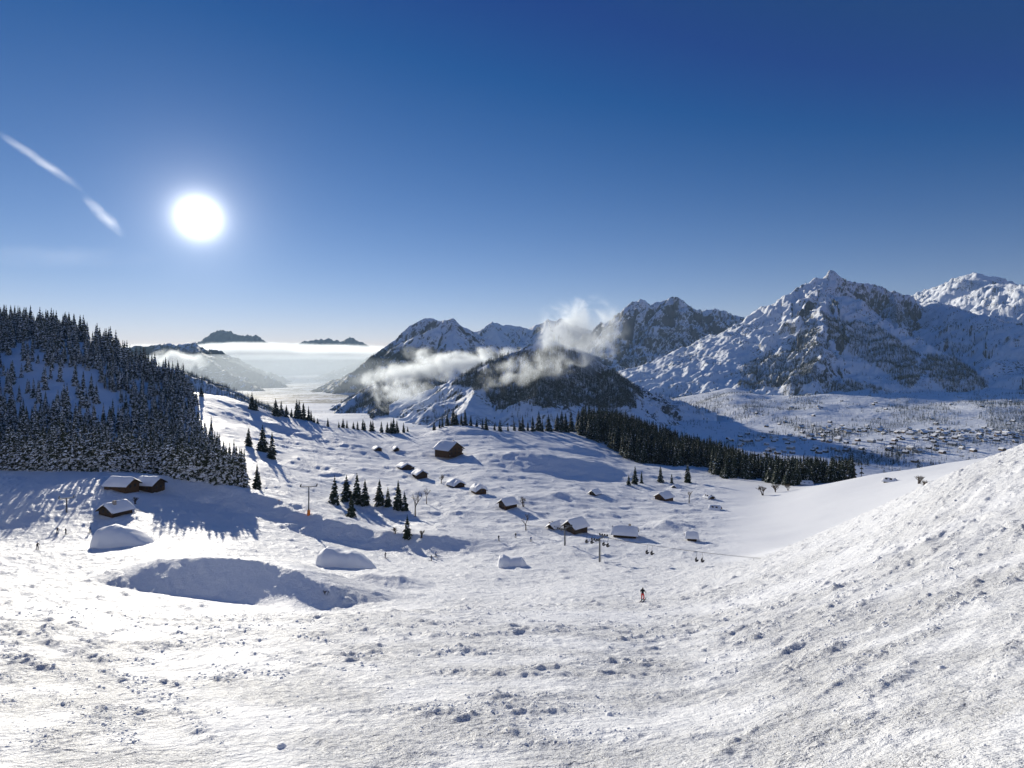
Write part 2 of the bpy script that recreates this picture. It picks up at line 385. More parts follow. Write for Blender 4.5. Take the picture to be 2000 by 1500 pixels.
rowsY = np.concatenate([np.geomspace(3, 7, 30, endpoint=False), np.geomspace(7, 150, 560, endpoint=False), np.geomspace(150, 780, 300, endpoint=False), np.geomspace(780, 1400, 24)])
DPX = 2.7
colsP = np.arange(-340, 2341, DPX)
Yg = np.repeat(rowsY[:, None], len(colsP), 1); Xg = (colsP[None] - CX) / F * Yg
Zg = relief(Xg, Yg) + crust(Xg, Yg, Yg * 0.0056)
gme = grid_mesh('snowfield', Xg, Yg, Zg)
_pp = Xg / Yg * F + CX
_bro = (1 - 0.96 * sstep(1330, 1480, _pp) * sstep(138, 160, Yg)) * (1 - 0.6 * sstep(500, 380, _pp) * sstep(200, 240, Yg)) * (1 - 0.5 * hollow(Xg, Yg)) * (1 + (np.clip(patchy(Xg, Yg), 0.4, 1.3) - 1) * sstep(160, 60, Yg))
gme.attributes.new('broken', 'FLOAT', 'POINT').data.foreach_set('value', _bro.astype(np.float32).ravel())
snowfield = tag(link('snowfield', gme, M_SNOW), 'rough white ski slope falling into a rolling snow bowl', 'snow ground', kind='structure')
# the same mountainside going on beside and behind the camera
hx = np.concatenate([-np.geomspace(1500, 2, 60), np.geomspace(2, 1500, 60)]); hy = np.concatenate([-np.geomspace(1600, 1, 56), np.linspace(0, 3.3, 6), np.geomspace(3.6, 1000, 70)])
HX, HYY = np.meshgrid(hx, hy)
YE = np.clip(np.abs(HX) / 1.168, 3.15, 1000); XE = np.where(HX > 0, 1, -1) * np.minimum(np.abs(HX), YE * 1.168)
HZ = base_z(XE, YE) + 0.52 * 900 * (1 - np.exp(-np.maximum(YE - HYY, 0) / 900)) + fbm(HX, HYY, 60, 3, .5, 17) * 1.5 * sstep(5, 60, np.hypot(HX, HYY)) - 0.05
keep = (HYY < 3.3) | (np.abs(HX) > HYY * 1.166)
tag(link('mountainside', grid_mesh('mountainside', HX, HYY, HZ, True, keep), M_SNOW), 'snowy mountainside the ski slope falls from', 'snow slope', kind='structure')
# first ground hit along a column of the photograph
_pickZ = Zg
def pick(px, py, ymin=4, ymax=1100):
    j = (px - colsP[0]) / DPX; i = int(np.clip(j, 0, len(colsP) - 2)); t = j - i
    z = _pickZ[:, i] * (1 - t) + _pickZ[:, i + 1] * t
    p = HY - z / rowsY * F
    ok = np.where((p <= py) & (rowsY >= ymin) & (rowsY <= ymax))[0]
    if len(ok) == 0:
        s = (rowsY >= ymin) & (rowsY <= ymax); k = np.where(s)[0][np.argmin(p[s])]
    else: k = ok[0]
    Y = rowsY[k]; return Vector(((px - CX) / F * Y, Y, z[k]))
def at(px, Y):
    X = (px - CX) / F * Y; return Vector((X, Y, float(ground(X, Y)[0])))

# ------------------------------------------------------------------ the far valley and the mountains
VZ = -225.0
def valley_z(X, Y):
    return VZ + fbm(X, Y, 700, 3, 0.5, 91) * 12 + sstep(0.20, 0.38, X / Y) * (0.052 * np.clip(Y - 2300, 0, 2000) + 0.03 * np.clip(X - 900, 0, 2500) + sstep(2000, 2700, Y) * fbm(X, Y, 480, 4, 0.5, 95) * 24)
def mountain_material(name, rock, lo, hi, speckle, sp_scale=0.05, snow=(0.82, 0.85, 0.90), treeline=None, wood=(0.045, 0.047, 0.045)):
    """snow lies where it is flat enough, rock shows where it is steep; speckle = scrub and boulders"""
    m, t, b = material(name)
    geo = N(t, 'ShaderNodeNewGeometry'); pos = geo.outputs['Position']
    sep = N(t, 'ShaderNodeSeparateXYZ'); t.links.new(geo.outputs['True Normal'], sep.inputs[0])
    n1 = noise_node(t, 0.012, 5, 0.65, pos); n2 = noise_node(t, sp_scale, 3, 0.7, pos)
    st = math2(t, 'ADD', sep.outputs['Z'], math2(t, 'MULTIPLY', math2(t, 'SUBTRACT', n1.outputs[0], 0.5), 0.55))
    st = math2(t, 'ADD', st, math2(t, 'MULTIPLY', math2(t, 'SUBTRACT', n2.outputs[0], 0.5), 0.5))
    rockf = mrange(t, st, lo, hi, 1, 0)
    n3 = noise_node(t, sp_scale * 1.6, 2, 0.6, pos); n4 = noise_node(t, 0.004, 3, 0.6, pos)
    spk = math2(t, 'MULTIPLY', mrange(t, n3.outputs[0], 0.60 - speckle, 0.66 - speckle), mrange(t, n4.outputs[0], 0.50, 0.60))
    f = math2(t, 'MAXIMUM', rockf, spk)
    rc = mixc(t, n2.outputs[0], tuple(c * 0.6 for c in rock), tuple(c * 1.5 for c in rock))
    col = mixc(t, f, snow, rc)
    if treeline is not None:
        sp2 = N(t, 'ShaderNodeSeparateXYZ'); t.links.new(pos, sp2.inputs[0])
        n5 = noise_node(t, 0.0022, 5, 0.6, pos); n6 = noise_node(t, 0.02, 2, 0.6, pos)
        hz_ = math2(t, 'ADD', sp2.outputs['Z'], math2(t, 'MULTIPLY', math2(t, 'SUBTRACT', n5.outputs[0], 0.5), 400))
        wf_ = math2(t, 'MULTIPLY', mrange(t, hz_, treeline + 40, treeline - 40), mrange(t, n6.outputs[0], 0.36, 0.46))
        wf_ = math2(t, 'MULTIPLY', wf_, mrange(t, hz_, -300, -240))
        col = mixc(t, wf_, col, wood)
    t.links.new(col, b.inputs['Base Color']); b.inputs['Roughness'].default_value = 0.75
    bp = N(t, 'ShaderNodeBump'); bp.inputs['Strength'].default_value = 0.8; bp.inputs['Distance'].default_value = 6.0
    t.links.new(n2.outputs[0], bp.inputs['Height']); t.links.new(bp.outputs[0], b.inputs['Normal'])
    return m
M_CRAG = mountain_material('snowy_crag', (0.085, 0.09, 0.105), 0.42, 0.57, 0.05, 0.035)
M_ALP = mountain_material('snowy_alp', (0.085, 0.085, 0.085), 0.32, 0.46, 0.05, 0.04)
M_FARROCK = mountain_material('far_rock', (0.07, 0.075, 0.085), 0.92, 1.05, 0.05, 0.01)
M_WOODHILL = mountain_material('wooded_hill', (0.05, 0.05, 0.048), 0.40, 0.55, 0.12, 0.05)
M_VALLEY = mountain_material('valley_snow', (0.08, 0.075, 0.065), 0.1, 0.2, -0.02, 0.03)
M_VALLEYFAR = mountain_material('far_valley_snow', (0.08, 0.075, 0.065), 0.1, 0.2, -0.03, 0.012, treeline=-215)
M_CRAGWOOD = mountain_material('snowy_crag_above_woods', (0.085, 0.09, 0.105), 0.42, 0.57, 0.05, 0.04, treeline=140)
M_FARWOOD = mountain_material('far_ridge_woods', (0.07, 0.075, 0.085), 0.7, 0.85, 0.05, 0.01, treeline=220)
def ridge_field(X, Y, ridges, jag):
    x = X + perlin(X / 90, Y / 90, 3) * jag; y = Y + perlin(X / 90, Y / 90, 8) * jag
    x = x + perlin(X / 30, Y / 30, 13) * jag * 0.4; y = y + perlin(X / 30, Y / 30, 18) * jag * 0.4
    best = np.full(X.shape, -1e9); bd = np.zeros(X.shape); sa = np.zeros(X.shape); acc = 0.0
    for pts, s, d0, tail, *rt in ridges:                       # rt: the right-hand side falls off more steeply
        P = [pix(*p) for p in pts]; acc += 3000.0
        for (x0, y0, z0), (x1, y1, z1) in zip(P[:-1], P[1:]):
            dx, dy = x1 - x0, y1 - y0; L2 = dx * dx + dy * dy + 1e-6
            t = np.clip(((x - x0) * dx + (y - y0) * dy) / L2, 0, 1)
            d = np.hypot(x - x0 - t * dx, y - y0 - t * dy)
            dr = s * d0 * (1 - np.exp(-d / d0)) + tail * d
            if rt:
                right = dx * (y - y0) - dy * (x - x0) > 0; k = d0 * 0.22
                dr = np.where(right, s * rt[0] * k * (1 - np.exp(-d / k)) + 0.30 * d, dr)
            z = z0 + t * (z1 - z0) - dr
            m = z > best; best = np.where(m, z, best); bd = np.where(m, d, bd); sa = np.where(m, acc + t * math.sqrt(L2), sa); acc += math.sqrt(L2)
    return best, bd, sa
MOUNTAINS = {}
def mountain(key, label, mat, px0, px1, dp, y0, y1, nrow, ridges, jag=12, rough=30, lam=420, seed=0, ribs=1.0, K=1.0):
    y0 *= K; y1 *= K; jag *= K; rough *= K; lam *= K; ridges = [([(a, b, c * K) for a, b, c in pts], sl, d0 * K, *tl) for pts, sl, d0, *tl in ridges]
    P = np.arange(px0, px1 + dp, dp)
    Yr = np.geomspace(y0, y1, nrow)
    Y = np.repeat(Yr[:, None], len(P), 1); X = (P[None] - CX) / F * Y
    def zf(X, Y):
        z, d, sa = ridge_field(X, Y, ridges, jag)
        w = np.clip(d / (lam * 0.5), 0.05, 1)
        z = z + w * rough * fbm(X, Y, lam, 5, 0.52, 100 + seed, True) + rough * (0.4 if lam > 1000 else 0.16) * fbm(X, Y, lam * 0.16, 3, 0.6, 150 + seed)
        lg = lam * 0.42; wob = perlin(X / lam * 1.4, Y / lam * 1.4, 33 + seed) * lg * 0.5
        rib = 1 - 2 * np.abs(perlin((sa + wob) / lg, d / (lg * 5), 40 + seed)) + 0.5 * (1 - 2 * np.abs(perlin((sa + wob) / (lg * 0.43), d / (lg * 2.5), 43 + seed)))
        z = z + ribs * rough * np.clip(d / (lam * 0.35), 0.08, 1) * np.exp(-(d / (lam * 2.6)) ** 2) * (rib - 0.8)
        return z - w * rough * 0.3
    Z = zf(X, Y)
    fl = valley_z(X, Y) - 25
    keep = Z > fl
    Z = np.maximum(Z, fl - 5)
    o = link('mountain', grid_mesh('mountain', X, Y, Z, True, keep), mat)
    tag(o, label, 'mountain', kind='structure')
    MOUNTAINS[key] = (zf, o)
    return o
Pv = np.arange(-900, 2901, 10.0)
def valley_sheet(y0, y1, n, mat, label):
    Yvv = np.repeat(np.geomspace(y0, y1, n)[:, None], len(Pv), 1); Xvv = (Pv[None] - CX) / F * Yvv
    tag(link('valley', grid_mesh('valley', Xvv, Yvv, valley_z(Xvv, Yvv) - 30 * sstep(800, 600, Yvv)), mat), label, 'valley', kind='structure')
valley_sheet(560, 3600, 150, M_VALLEY, 'snowy valley floor with the village')
valley_sheet(3600, 42000, 170, M_VALLEYFAR, 'far snowy valley floor with woods below the mist')
mountain('far_left', 'blue flat-topped rock massif rising from the cloud sea below the sun', M_FARROCK, 250, 660, 2.2, 13000, 19000, 110,
 [([(300,690,16500),(340,680,16300),(375,671,16000),(392,664,16000),(405,655,16000),(417,648,16000),(428,646,16000),(440,644,16000),(452,645,16000),(460,650,16000),(476,656,16000),(488,651,16000),(500,655,16000),(514,664,16000),(532,673,16000),(560,686,16000),(610,705,16000)], 0.85, 1400, 0.2)], 60, 110, 1500, 1)
mountain('far_right', 'low blue rock ridge with a small tooth beyond the cloud sea', M_FARROCK, 520, 800, 2.2, 15000, 20500, 90,
 [([(540,692,18000),(565,680,18000),(588,669,18000),(604,665,18000),(622,663,18000),(640,660,18000),(652,662,18000),(664,665,18000),(678,662,18000),(684,656,18000),(688,657,18000),(694,664,18000),(706,668,18000),(730,682,18000),(770,700,18000)], 0.85, 1200, 0.2)], 50, 90, 1400, 2)
mountain('left_snowy', 'hazy snow-streaked ridge sloping down behind the wooded hill', M_FARWOOD, 180, 700, 2.6, 4200, 9500, 120,
 [([(200,680,7600),(300,674,7500),(330,669,7400),(345,673,7300),(362,670,7300),(376,667,7300),(385,674,7200),(405,684,7100),(432,698,7000),(470,713,6800),(520,733,6500),(560,752,6300),(600,770,6100)], 0.6, 900, 0.2),
  ([(376,670,7300),(420,715,6200),(480,745,5600),(540,775,5100)], 0.5, 800, 0.2)], 30, 70, 800, 3)
mountain('valley_right_far', 'pale hazy valley side fading into the mist', M_FARWOOD, 560, 900, 3, 7000, 12500, 80,
 [([(900,640,10500),(800,665,10300),(740,688,10000),(700,708,9800),(660,728,9500),(625,748,9200)], 0.5, 900, 0.2)], 30, 60, 900, 4)
mountain('left_near', 'dark hazy wooded slope descending behind the snow shoulder', M_WOODHILL, 200, 760, 3, 1600, 3600, 110,
 [([(200,690,2700),(330,718,2600),(380,738,2500),(440,763,2400),(500,790,2300),(560,815,2200),(640,845,2000)], 0.45, 700, 0.2)], 14, 26, 320, 5)
mountain('peak', 'tilted snow slab peak with a sharp summit in the middle distance', M_CRAGWOOD, 560, 1010, 1.8, 3600, 6800, 240,
 [([(930,690,5700),(918,668,5600),(905,652,5550),(896,635,5500),(889,623,5480),(880,622,5480),(868,626,5550),(858,625,5650),(846,622,5750),(832,620,5800),(818,625,5800),(802,634,5800),(788,646,5750),(770,664,5700),(745,682,5500),(715,703,5200),(680,735,4900),(655,762,4700),(630,795,4500)], 1.05, 520, 0.25),
  ([(885,622,5480),(850,640,5350),(815,655,5300),(780,672,5350)], 0.9, 450, 0.3),
  ([(889,624,5480),(885,660,5150),(880,700,4700),(860,730,4300)], 0.55, 700, 0.3)], 12, 30, 300, 6, ribs=1.8)
mountain('range', 'row of small blue-white peaks behind the drifting cloud', M_CRAG, 820, 1330, 2.0, 6000, 10000, 140,
 [([(860,690,8300),(905,660,8200),(914,652,8200),(922,646,8200),(930,651,8200),(945,640,8000),(955,633,8000),(961,627,8000),(970,631,8000),(982,635,8000),(1000,634,8100),(1015,637,8100),(1032,640,8100),(1048,634,8000),(1060,630,8000),(1070,621,8000),(1078,632,8000),(1086,632,8000),(1094,622,8000),(1101,623,8000),(1112,632,8000),(1140,640,8000),(1180,650,8000),(1250,665,8000),(1320,690,8000)], 0.7, 900, 0.25),
  ([(961,627,8000),(975,655,7500),(1000,690,7000)], 0.7, 900, 0.2), ([(1070,621,8000),(1060,660,7500),(1080,690,7000)], 0.7, 900, 0.2)], 18, 60, 600, 7)
mountain('crag', 'dark rugged twin-topped crag dusted with snow', M_CRAG, 1080, 1620, 1.7, 2700, 4900, 260,
 [([(1120,720,4100),(1165,690,4050),(1185,660,4000),(1198,640,4000),(1207,622,4000),(1216,604,4000),(1224,598,4000),(1232,590,4000),(1243,588,4000),(1252,585,4000),(1258,592,4000),(1268,597,4000),(1280,591,4000),(1292,589,4000),(1303,584,4000),(1312,579,4000),(1322,580,4000),(1330,590,4000),(1338,603,4000),(1348,612,4000),(1354,616,4050),(1364,611,4050),(1380,606,4050),(1396,604,4050),(1412,607,4050),(1432,613,4050),(1452,621,4050),(1470,622,4000),(1480,631,3950),(1490,648,3900),(1540,680,3800)], 0.95, 420, 0.32),
  ([(1312,579,4000),(1280,615,3850),(1255,660,3700),(1240,690,3550),(1270,725,3300)], 0.8, 350, 0.3),
  ([(1222,598,4000),(1205,650,3800),(1190,690,3600),(1230,740,3200)], 0.8, 380, 0.3),
  ([(1396,604,4050),(1390,650,3850),(1370,690,3650)], 0.8, 380, 0.3),
  ([(1470,622,4000),(1450,660,3800),(1425,690,3600),(1400,715,3400)], 0.8, 380, 0.3)], 14, 38, 240, 8, K=1.7, ribs=2.0)
mountain('white_peak', 'bright white snow summit at the right edge of the view', M_ALP, 1600, 2420, 2.4, 1500, 6200, 290,
 [([(1640,640,6000),(1720,600,5600),(1785,578,5200),(1820,562,4950),(1842,556,4800),(1860,549,4650),(1880,541,4500),(1893,535,4400),(1904,532,4300),(1911,534,4240),(1922,545,4150),(1938,555,4000),(1952,553,3900),(1970,553,3800),(2000,557,3600),(2080,552,3350),(2180,560,3150),(2300,590,3000),(2420,640,2900)], 0.58, 1100, 0.13),
  ([(1911,534,4240),(1900,570,4050),(1890,600,3900)], 0.7, 300, 0.2),
  ([(1770,584,3500),(1800,590,3300),(1825,588,3120),(1850,600,2950),(1875,603,2800),(1900,614,2650),(1930,616,2500),(1960,630,2350),(2010,636,2200),(2050,642,2060),(2200,660,1800)], 0.62, 620, 0.14),
  ([(1850,600,2950),(1845,650,2700),(1850,700,2450)], 0.7, 260, 0.2), ([(1930,616,2500),(1920,670,2280),(1925,720,2080)], 0.7, 260, 0.2)], 14, 26, 260, 9, K=1.7, ribs=1.6)
mountain('rocky_peak', 'rocky snow mountain with shadowed face and wooded flanks above the village', M_ALP, 1180, 2120, 1.9, 1400, 4500, 380,
 [([(1300,735,4600),(1360,712,4400),(1400,690,4200),(1440,662,4000),(1475,640,3800),(1500,626,3660),(1530,613,3500),(1560,594,3330),(1585,579,3200),(1600,569,3120),(1607,557,3080),(1613,541,3050)], 0.60, 1500, 0.05, 1.6),
  ([(1613,541,3050),(1620,528,3050),(1628,529,3050),(1640,541,3060),(1660,548,3080),(1684,552,3100),(1710,556,3120),(1730,562,3140),(1742,566,3140),(1760,570,3150),(1785,577,3150),(1802,612,3100),(1812,668,2980),(1820,720,2820)], 1.4, 330, 0.30),
  ([(1613,544,3050),(1604,562,2940),(1618,582,2790),(1602,607,2600),(1616,632,2450),(1594,655,2330),(1606,690,2170),(1582,725,2020),(1590,758,1900)], 0.60, 1500, 0.05, 1.5),
  ([(1745,572,3140),(1750,600,2900),(1754,640,2600),(1756,690,2300),(1752,745,2050),(1745,790,1900)], 0.85, 800, 0.12, 2.2),
  ([(1680,600,2960),(1688,650,2720),(1690,700,2500),(1684,750,2250)], 0.75, 700, 0.12, 1.8),
  ([(1835,720,2820),(1850,755,2500),(1860,790,2200)], 0.5, 500, 0.12),
  ([(1920,770,2600),(1960,775,2450),(1990,800,2200)], 0.45, 500, 0.12)], 12, 21, 190, 10, K=1.7, ribs=2.3)
mountain('wooded_dome', 'dark wooded dome wrapped in drifting mist', M_WOODHILL, 760, 1400, 2.2, 1700, 3500, 220,
 [([(820,790,2800),(850,758,2800),(880,743,2780),(920,723,2750),(960,704,2720),(1000,688,2700),(1030,676,2680),(1056,669,2680),(1080,667,2680),(1110,674,2680),(1150,693,2680),(1190,718,2650),(1230,748,2600),(1262,785,2550)], 0.8, 420, 0.25),
  ([(1080,667,2680),(1060,720,2400),(1050,770,2150)], 0.6, 350, 0.22), ([(960,704,2720),(930,760,2350),(910,800,2100)], 0.5, 350, 0.2),
  ([(1190,718,2650),(1210,760,2350),(1230,800,2100)], 0.6, 350, 0.2)], 8, 20, 240, 11)
mountain('cloudy_slope', 'dark forest slope below the mist bank left of the wooded dome', M_WOODHILL, 540, 960, 2.4, 1900, 4400, 200,
 [([(900,700,4000),(860,706,3900),(810,716,3700),(770,728,3500),(735,748,3300),(700,770,3100),(660,800,2900),(620,835,2700)], 0.6, 600, 0.22),
  ([(810,716,3700),(830,755,3100),(845,790,2700),(870,820,2400)], 0.6, 400, 0.2), ([(735,748,3300),(740,790,2800),(720,830,2400)], 0.5, 400, 0.2)], 10, 24, 300, 12)

# ------------------------------------------------------------------ conifers
def spruce_mesh(seed, tiers, bpt, slim, ragged):
    r = random.Random(seed); v = []; f = []
    for i in range(tiers):
        t = i / (tiers - 1); zc = 0.06 + 0.90 * t
        rad = slim * ((1 - t) ** 0.82 * 0.97 + 0.035) * r.uniform(0.86, 1.12)
        n = max(4, int(bpt * (1 - 0.5 * t))); off = r.uniform(0, 6.28)
        for k in range(n):
            a = off + 6.283 * k / n + r.uniform(-0.25, 0.25); L = rad * r.uniform(1 - ragged, 1.08); zz = zc + r.uniform(-0.02, 0.02)
            w = L * r.uniform(0.30, 0.46) + 0.008; dr = L * r.uniform(0.35, 0.62); th = 0.030 * r.uniform(0.7, 1.3)
            ca, sa = math.cos(a), math.sin(a); b = len(v)
            def pt(u, s, z): return (ca * u - sa * s, sa * u + ca * s, z)
            v += [pt(0.0, 0, zz + th), pt(L * 0.55, w, zz - dr * 0.42), pt(L * 0.6, 0, zz - dr * 0.30 + th * 0.7), pt(L * 0.55, -w, zz - dr * 0.42), pt(L, 0, zz - dr), pt(L * 0.5, 0, zz - dr * 0.55 - th * 1.2)]
            f += [(b, b + 2, b + 1), (b, b + 3, b + 2), (b + 1, b + 2, b + 4), (b + 2, b + 3, b + 4), (b, b + 1, b + 5), (b, b + 5, b + 3), (b + 5, b + 1, b + 4), (b + 5, b + 4, b + 3)]
    b = len(v)
    v += [(0, 0, 1.0)] + [(0.012 * math.cos(k * 2.094), 0.012 * math.sin(k * 2.094), 0.9) for k in range(3)]
    f += [(b, b + 1, b + 2), (b, b + 2, b + 3), (b, b + 3, b + 1)]
    return mesh('crown', v, f)
CROWN = [spruce_mesh(s, tr, bp, sl, rg) for s, tr, bp, sl, rg in ((1, 13, 9, 0.20, 0.30), (2, 14, 9, 0.17, 0.34), (3, 12, 9, 0.23, 0.32), (4, 15, 8, 0.15, 0.4), (5, 12, 8, 0.19, 0.45))]
CROWN_D = [c.copy() for c in CROWN]
for c in CROWN: c.materials.append(M_SPRUCE)
for c in CROWN_D: c.materials.append(M_SPRUCE_D)
FARCROWN = [spruce_mesh(s, 5, 6, sl, 0.3) for s, sl in ((11, 0.19), (12, 0.24), (13, 0.16))]
for c in FARCROWN: c.materials.append(M_FARTREE)
TRUNK = MB().tube((0, 0, -0.06), (0, 0, 0.55), 0.020, 0.012, 6).tube((0, 0, 0.55), (0, 0, 0.97), 0.012, 0.003, 5).me('trunk', True)
TRUNK.materials.append(M_BARK)
SPOTS = []
def spruce(p, h, label, group, k=None, dark=False, lean=0.02):
    k = random.randrange(5) if k is None else k
    t = empty('spruce_tree', (p[0], p[1], p[2] - 0.15), random.uniform(0, 6.28), h)
    t.rotation_euler = (random.uniform(-lean, lean), random.uniform(-lean, lean), random.uniform(0, 6.28))
    w = random.uniform(1.15, 1.6) if dark else random.uniform(1.0, 1.35); t.scale = (h * w, h * w, h)
    o = D.objects.new('crown', (CROWN_D if dark else CROWN)[k]); C.objects.link(o); o.parent = t
    o2 = D.objects.new('trunk', TRUNK); C.objects.link(o2); o2.parent = t
    tag(t, label, 'tree', group); SPOTS.append((p[0], p[1]))
    return t
SINGLE = [  # px, py of the foot, height in photo px, label
 (492,800,32,'taller of two spruces alone on the left shoulder crest'), (500,803,24,'shorter of two spruces alone on the left shoulder crest'),
 (539,812,32,'single spruce at the left end of the crest clump'),
 (485,872,34,'thin spruce on the slope just right of the left forest'), (513,882,48,'tall spruce of the leaning pair beside the forest shadow'), (531,897,50,'lower spruce of the leaning pair beside the forest shadow'),
 (502,955,46,'lone spruce by the lower right corner of the left forest'),
 (653,985,52,'leftmost spruce of the mid-slope row'), (676,978,47,'second spruce from the left of the mid-slope row'), (697,985,56,'tallest spruce of the mid-slope row'),
 (713,988,48,'spruce touching the tallest one on its right in the mid-slope row'), (686,1010,42,'spruce standing lowest, in front of the mid-slope row'), (741,987,48,'narrow spruce right of the gap in the mid-slope row'),
 (758,990,36,'small spruce in the right half of the mid-slope row'), (777,994,52,'large spruce near the right end of the mid-slope row'), (790,998,34,'rightmost short spruce of the mid-slope row'),
 (795,1050,42,'broad dark spruce on the bank in front of the mid-slope row'),
 (1240,946,34,'broad spruce clump-leader left of the lone spruces before the dark forest'), (1228,948,20,'small spruce at the left foot of the broad one before the dark forest'), (1253,944,22,'small spruce at the right foot of the broad one before the dark forest'),
 (1290,942,30,'spruce between the broad clump and the dark forest'), (1312,944,18,'tiny spruce standing among the lone trees before the dark forest'), (1343,942,38,'tall lone spruce nearest the dark forest edge'),
 (393,775,20,'small spruce ending the hill skyline trees'), (368,770,24,'spruce among the last trees down the hill skyline'), (376,800,14,'tiny spruce on the shadowed shoulder'), (362,800,16,'little spruce left of the tiny one on the shadowed shoulder'),
]
for px, py, h, lb in SINGLE:
    p = pick(px, py, 130); spruce(p, h * p[1] / F * 1.08, lb, 'scattered spruces', k=random.choice((0, 1, 2, 2)), dark=True)
def clump(spec, label, group):
    for px, py, h in spec:
        px += random.uniform(-3, 3); p = pick(px, py, 300); spruce(p, h * p[1] / F * random.uniform(0.72, 1.25), label, group, dark=True)
clump([(552,812,26),(560,815,30),(570,815,24),(578,817,34),(586,818,36),(592,819,28),(600,822,32),(607,823,24),(613,826,18),(622,828,14)], 'dark spruce in the clump on the left crest above the hazy valley', 'crest clump spruces')
clump([(643,834,16),(664,836,16),(672,836,20),(680,837,16),(688,838,20),(698,840,18),(706,840,20),(714,841,22),(722,842,18),(730,842,20)], 'small spruce in the low crest row below the forest slope', 'low crest row spruces')
clump([(746,845,24),(754,846,26),(762,846,22),(770,846,27),(778,846,22),(786,845,20),(798,843,12)], 'spruce in the tight crest clump left of the snowy knoll', 'crest spruces left of the knoll')
clump([(846,840,16),(856,836,24),(866,834,22),(876,832,34),(886,831,36),(894,830,30),(902,830,32),(911,831,28),(919,832,22),(928,834,20)], 'spruce in the crest clump behind the snowy knoll', 'crest spruces behind the knoll')
clump([(941,838,18),(948,840,24),(966,841,18),(975,842,24),(990,842,18),(1002,842,22),(1014,842,28),(1022,842,32),(1032,842,28),(1042,842,36),(1052,842,38),(1062,843,34),(1074,842,38),(1086,842,40),(1096,843,36),(1106,843,38),(1116,843,36),(1128,843,42),(1138,844,40),(1148,845,42)], 'dark spruce in the crest row leading to the big forest', 'crest row spruces')
# forest on the left hill: front rows as single trees, the rest as one wood
def in_poly(x, y, poly):
    c = False; n = len(poly)
    for i in range(n):
        (x0, y0), (x1, y1) = poly[i], poly[i - 1]
        if (y0 > y) != (y1 > y) and x < (x1 - x0) * (y - y0) / (y1 - y0) + x0: c = not c
    return c
def in_poly_v(x, y, poly):
    c = np.zeros(len(x), bool); n = len(poly)
    for i in range(n):
        (x0, y0), (x1, y1) = poly[i], poly[i - 1]
        if y0 == y1: continue
        c ^= ((y0 > y) != (y1 > y)) & (x < (x1 - x0) * (y - y0) / (y1 - y0) + x0)
    return c
left_pts = []
px = -12.0
k = 0
while px < 474:
    yb = float(np.interp(px, [0, 250, 330, 400, 480], [917, 921, 928, 940, 952]))
    p = pick(px, yb, 215); left_pts.append((p, random.uniform(11, 15), px, 'front'))
    px += random.uniform(5.5, 8.5)
for row in range(2):
    px = -12.0
    while px < 478:
        Y0 = float(np.interp(px, [0, 480], [252, 236])) + row * 9 + random.uniform(-3, 3)
        left_pts.append((at(px, Y0), random.uniform(12, 17), px, ('second', 'third')[row])); px += random.uniform(10, 15)
for p, h, px, row in left_pts:
    where = ['at the left photo edge', 'left of the paired chalets', 'behind the paired chalets', 'right of the paired chalets', 'at its right end'][int(np.digitize(px, [95, 195, 320, 400]))]
    spruce(p, h, 'snowy spruce in the %s row of the left forest, %s' % (row, where), '%s row of the left forest, %s' % (row, where))
print('left front', len(left_pts))
def scatter(name, pts, sources, label, cat):
    """one wood: instances of the spruce crowns on points; pts rows are x, y, z, height, turn"""
    pts = np.array(pts, float)
    me = D.meshes.new(name); me.vertices.add(len(pts)); me.vertices.foreach_set('co', pts[:, :3].astype(np.float32).ravel())
    for nm, col in (('h', pts[:, 3]), ('turn', pts[:, 4])):
        me.attributes.new(nm, 'FLOAT', 'POINT').data.foreach_set('value', col.astype(np.float32))
    me.attributes.new('pick', 'INT', 'POINT').data.foreach_set('value', rng.integers(0, len(sources), len(pts)).astype(np.int32))
    o = D.objects.new(name, me); C.objects.link(o)
    g = D.node_groups.new(name, 'GeometryNodeTree')
    g.interface.new_socket('Geometry', in_out='INPUT', socket_type='NodeSocketGeometry'); g.interface.new_socket('Geometry', in_out='OUTPUT', socket_type='NodeSocketGeometry')
    gi = N(g, 'NodeGroupInput'); go = N(g, 'NodeGroupOutput'); jn = N(g, 'GeometryNodeJoinGeometry')
    def attr(nm, ty):
        a = N(g, 'GeometryNodeInputNamedAttribute', data_type=ty); a.inputs['Name'].default_value = nm; return a.outputs['Attribute']
    comb = N(g, 'ShaderNodeCombineXYZ'); g.links.new(attr('turn', 'FLOAT'), comb.inputs['Z'])
    for i, s in enumerate(sources):
        oi = N(g, 'GeometryNodeObjectInfo', transform_space='ORIGINAL'); oi.inputs['Object'].default_value = s
        cmp_ = N(g, 'FunctionNodeCompare', data_type='INT', operation='EQUAL'); g.links.new(attr('pick', 'INT'), cmp_.inputs[2]); cmp_.inputs[3].default_value = i
        ip = N(g, 'GeometryNodeInstanceOnPoints')
        g.links.new(gi.outputs[0], ip.inputs['Points']); g.links.new(cmp_.outputs[0], ip.inputs['Selection']); g.links.new(oi.outputs['Geometry'], ip.inputs['Instance'])
        g.links.new(comb.outputs[0], ip.inputs['Rotation']); g.links.new(attr('h', 'FLOAT'), ip.inputs['Scale']); g.links.new(ip.outputs[0], jn.inputs[0])
    g.links.new(jn.outputs[0], go.inputs[0])
    o.modifiers.new('wood', 'NODES').node_group = g
    return tag(o, label, cat, kind='stuff')
def first_crowns(meshes):
    out = []
    for m in meshes:
        out.append(next(ob for ob in C.objects if ob.data == m))
    return out
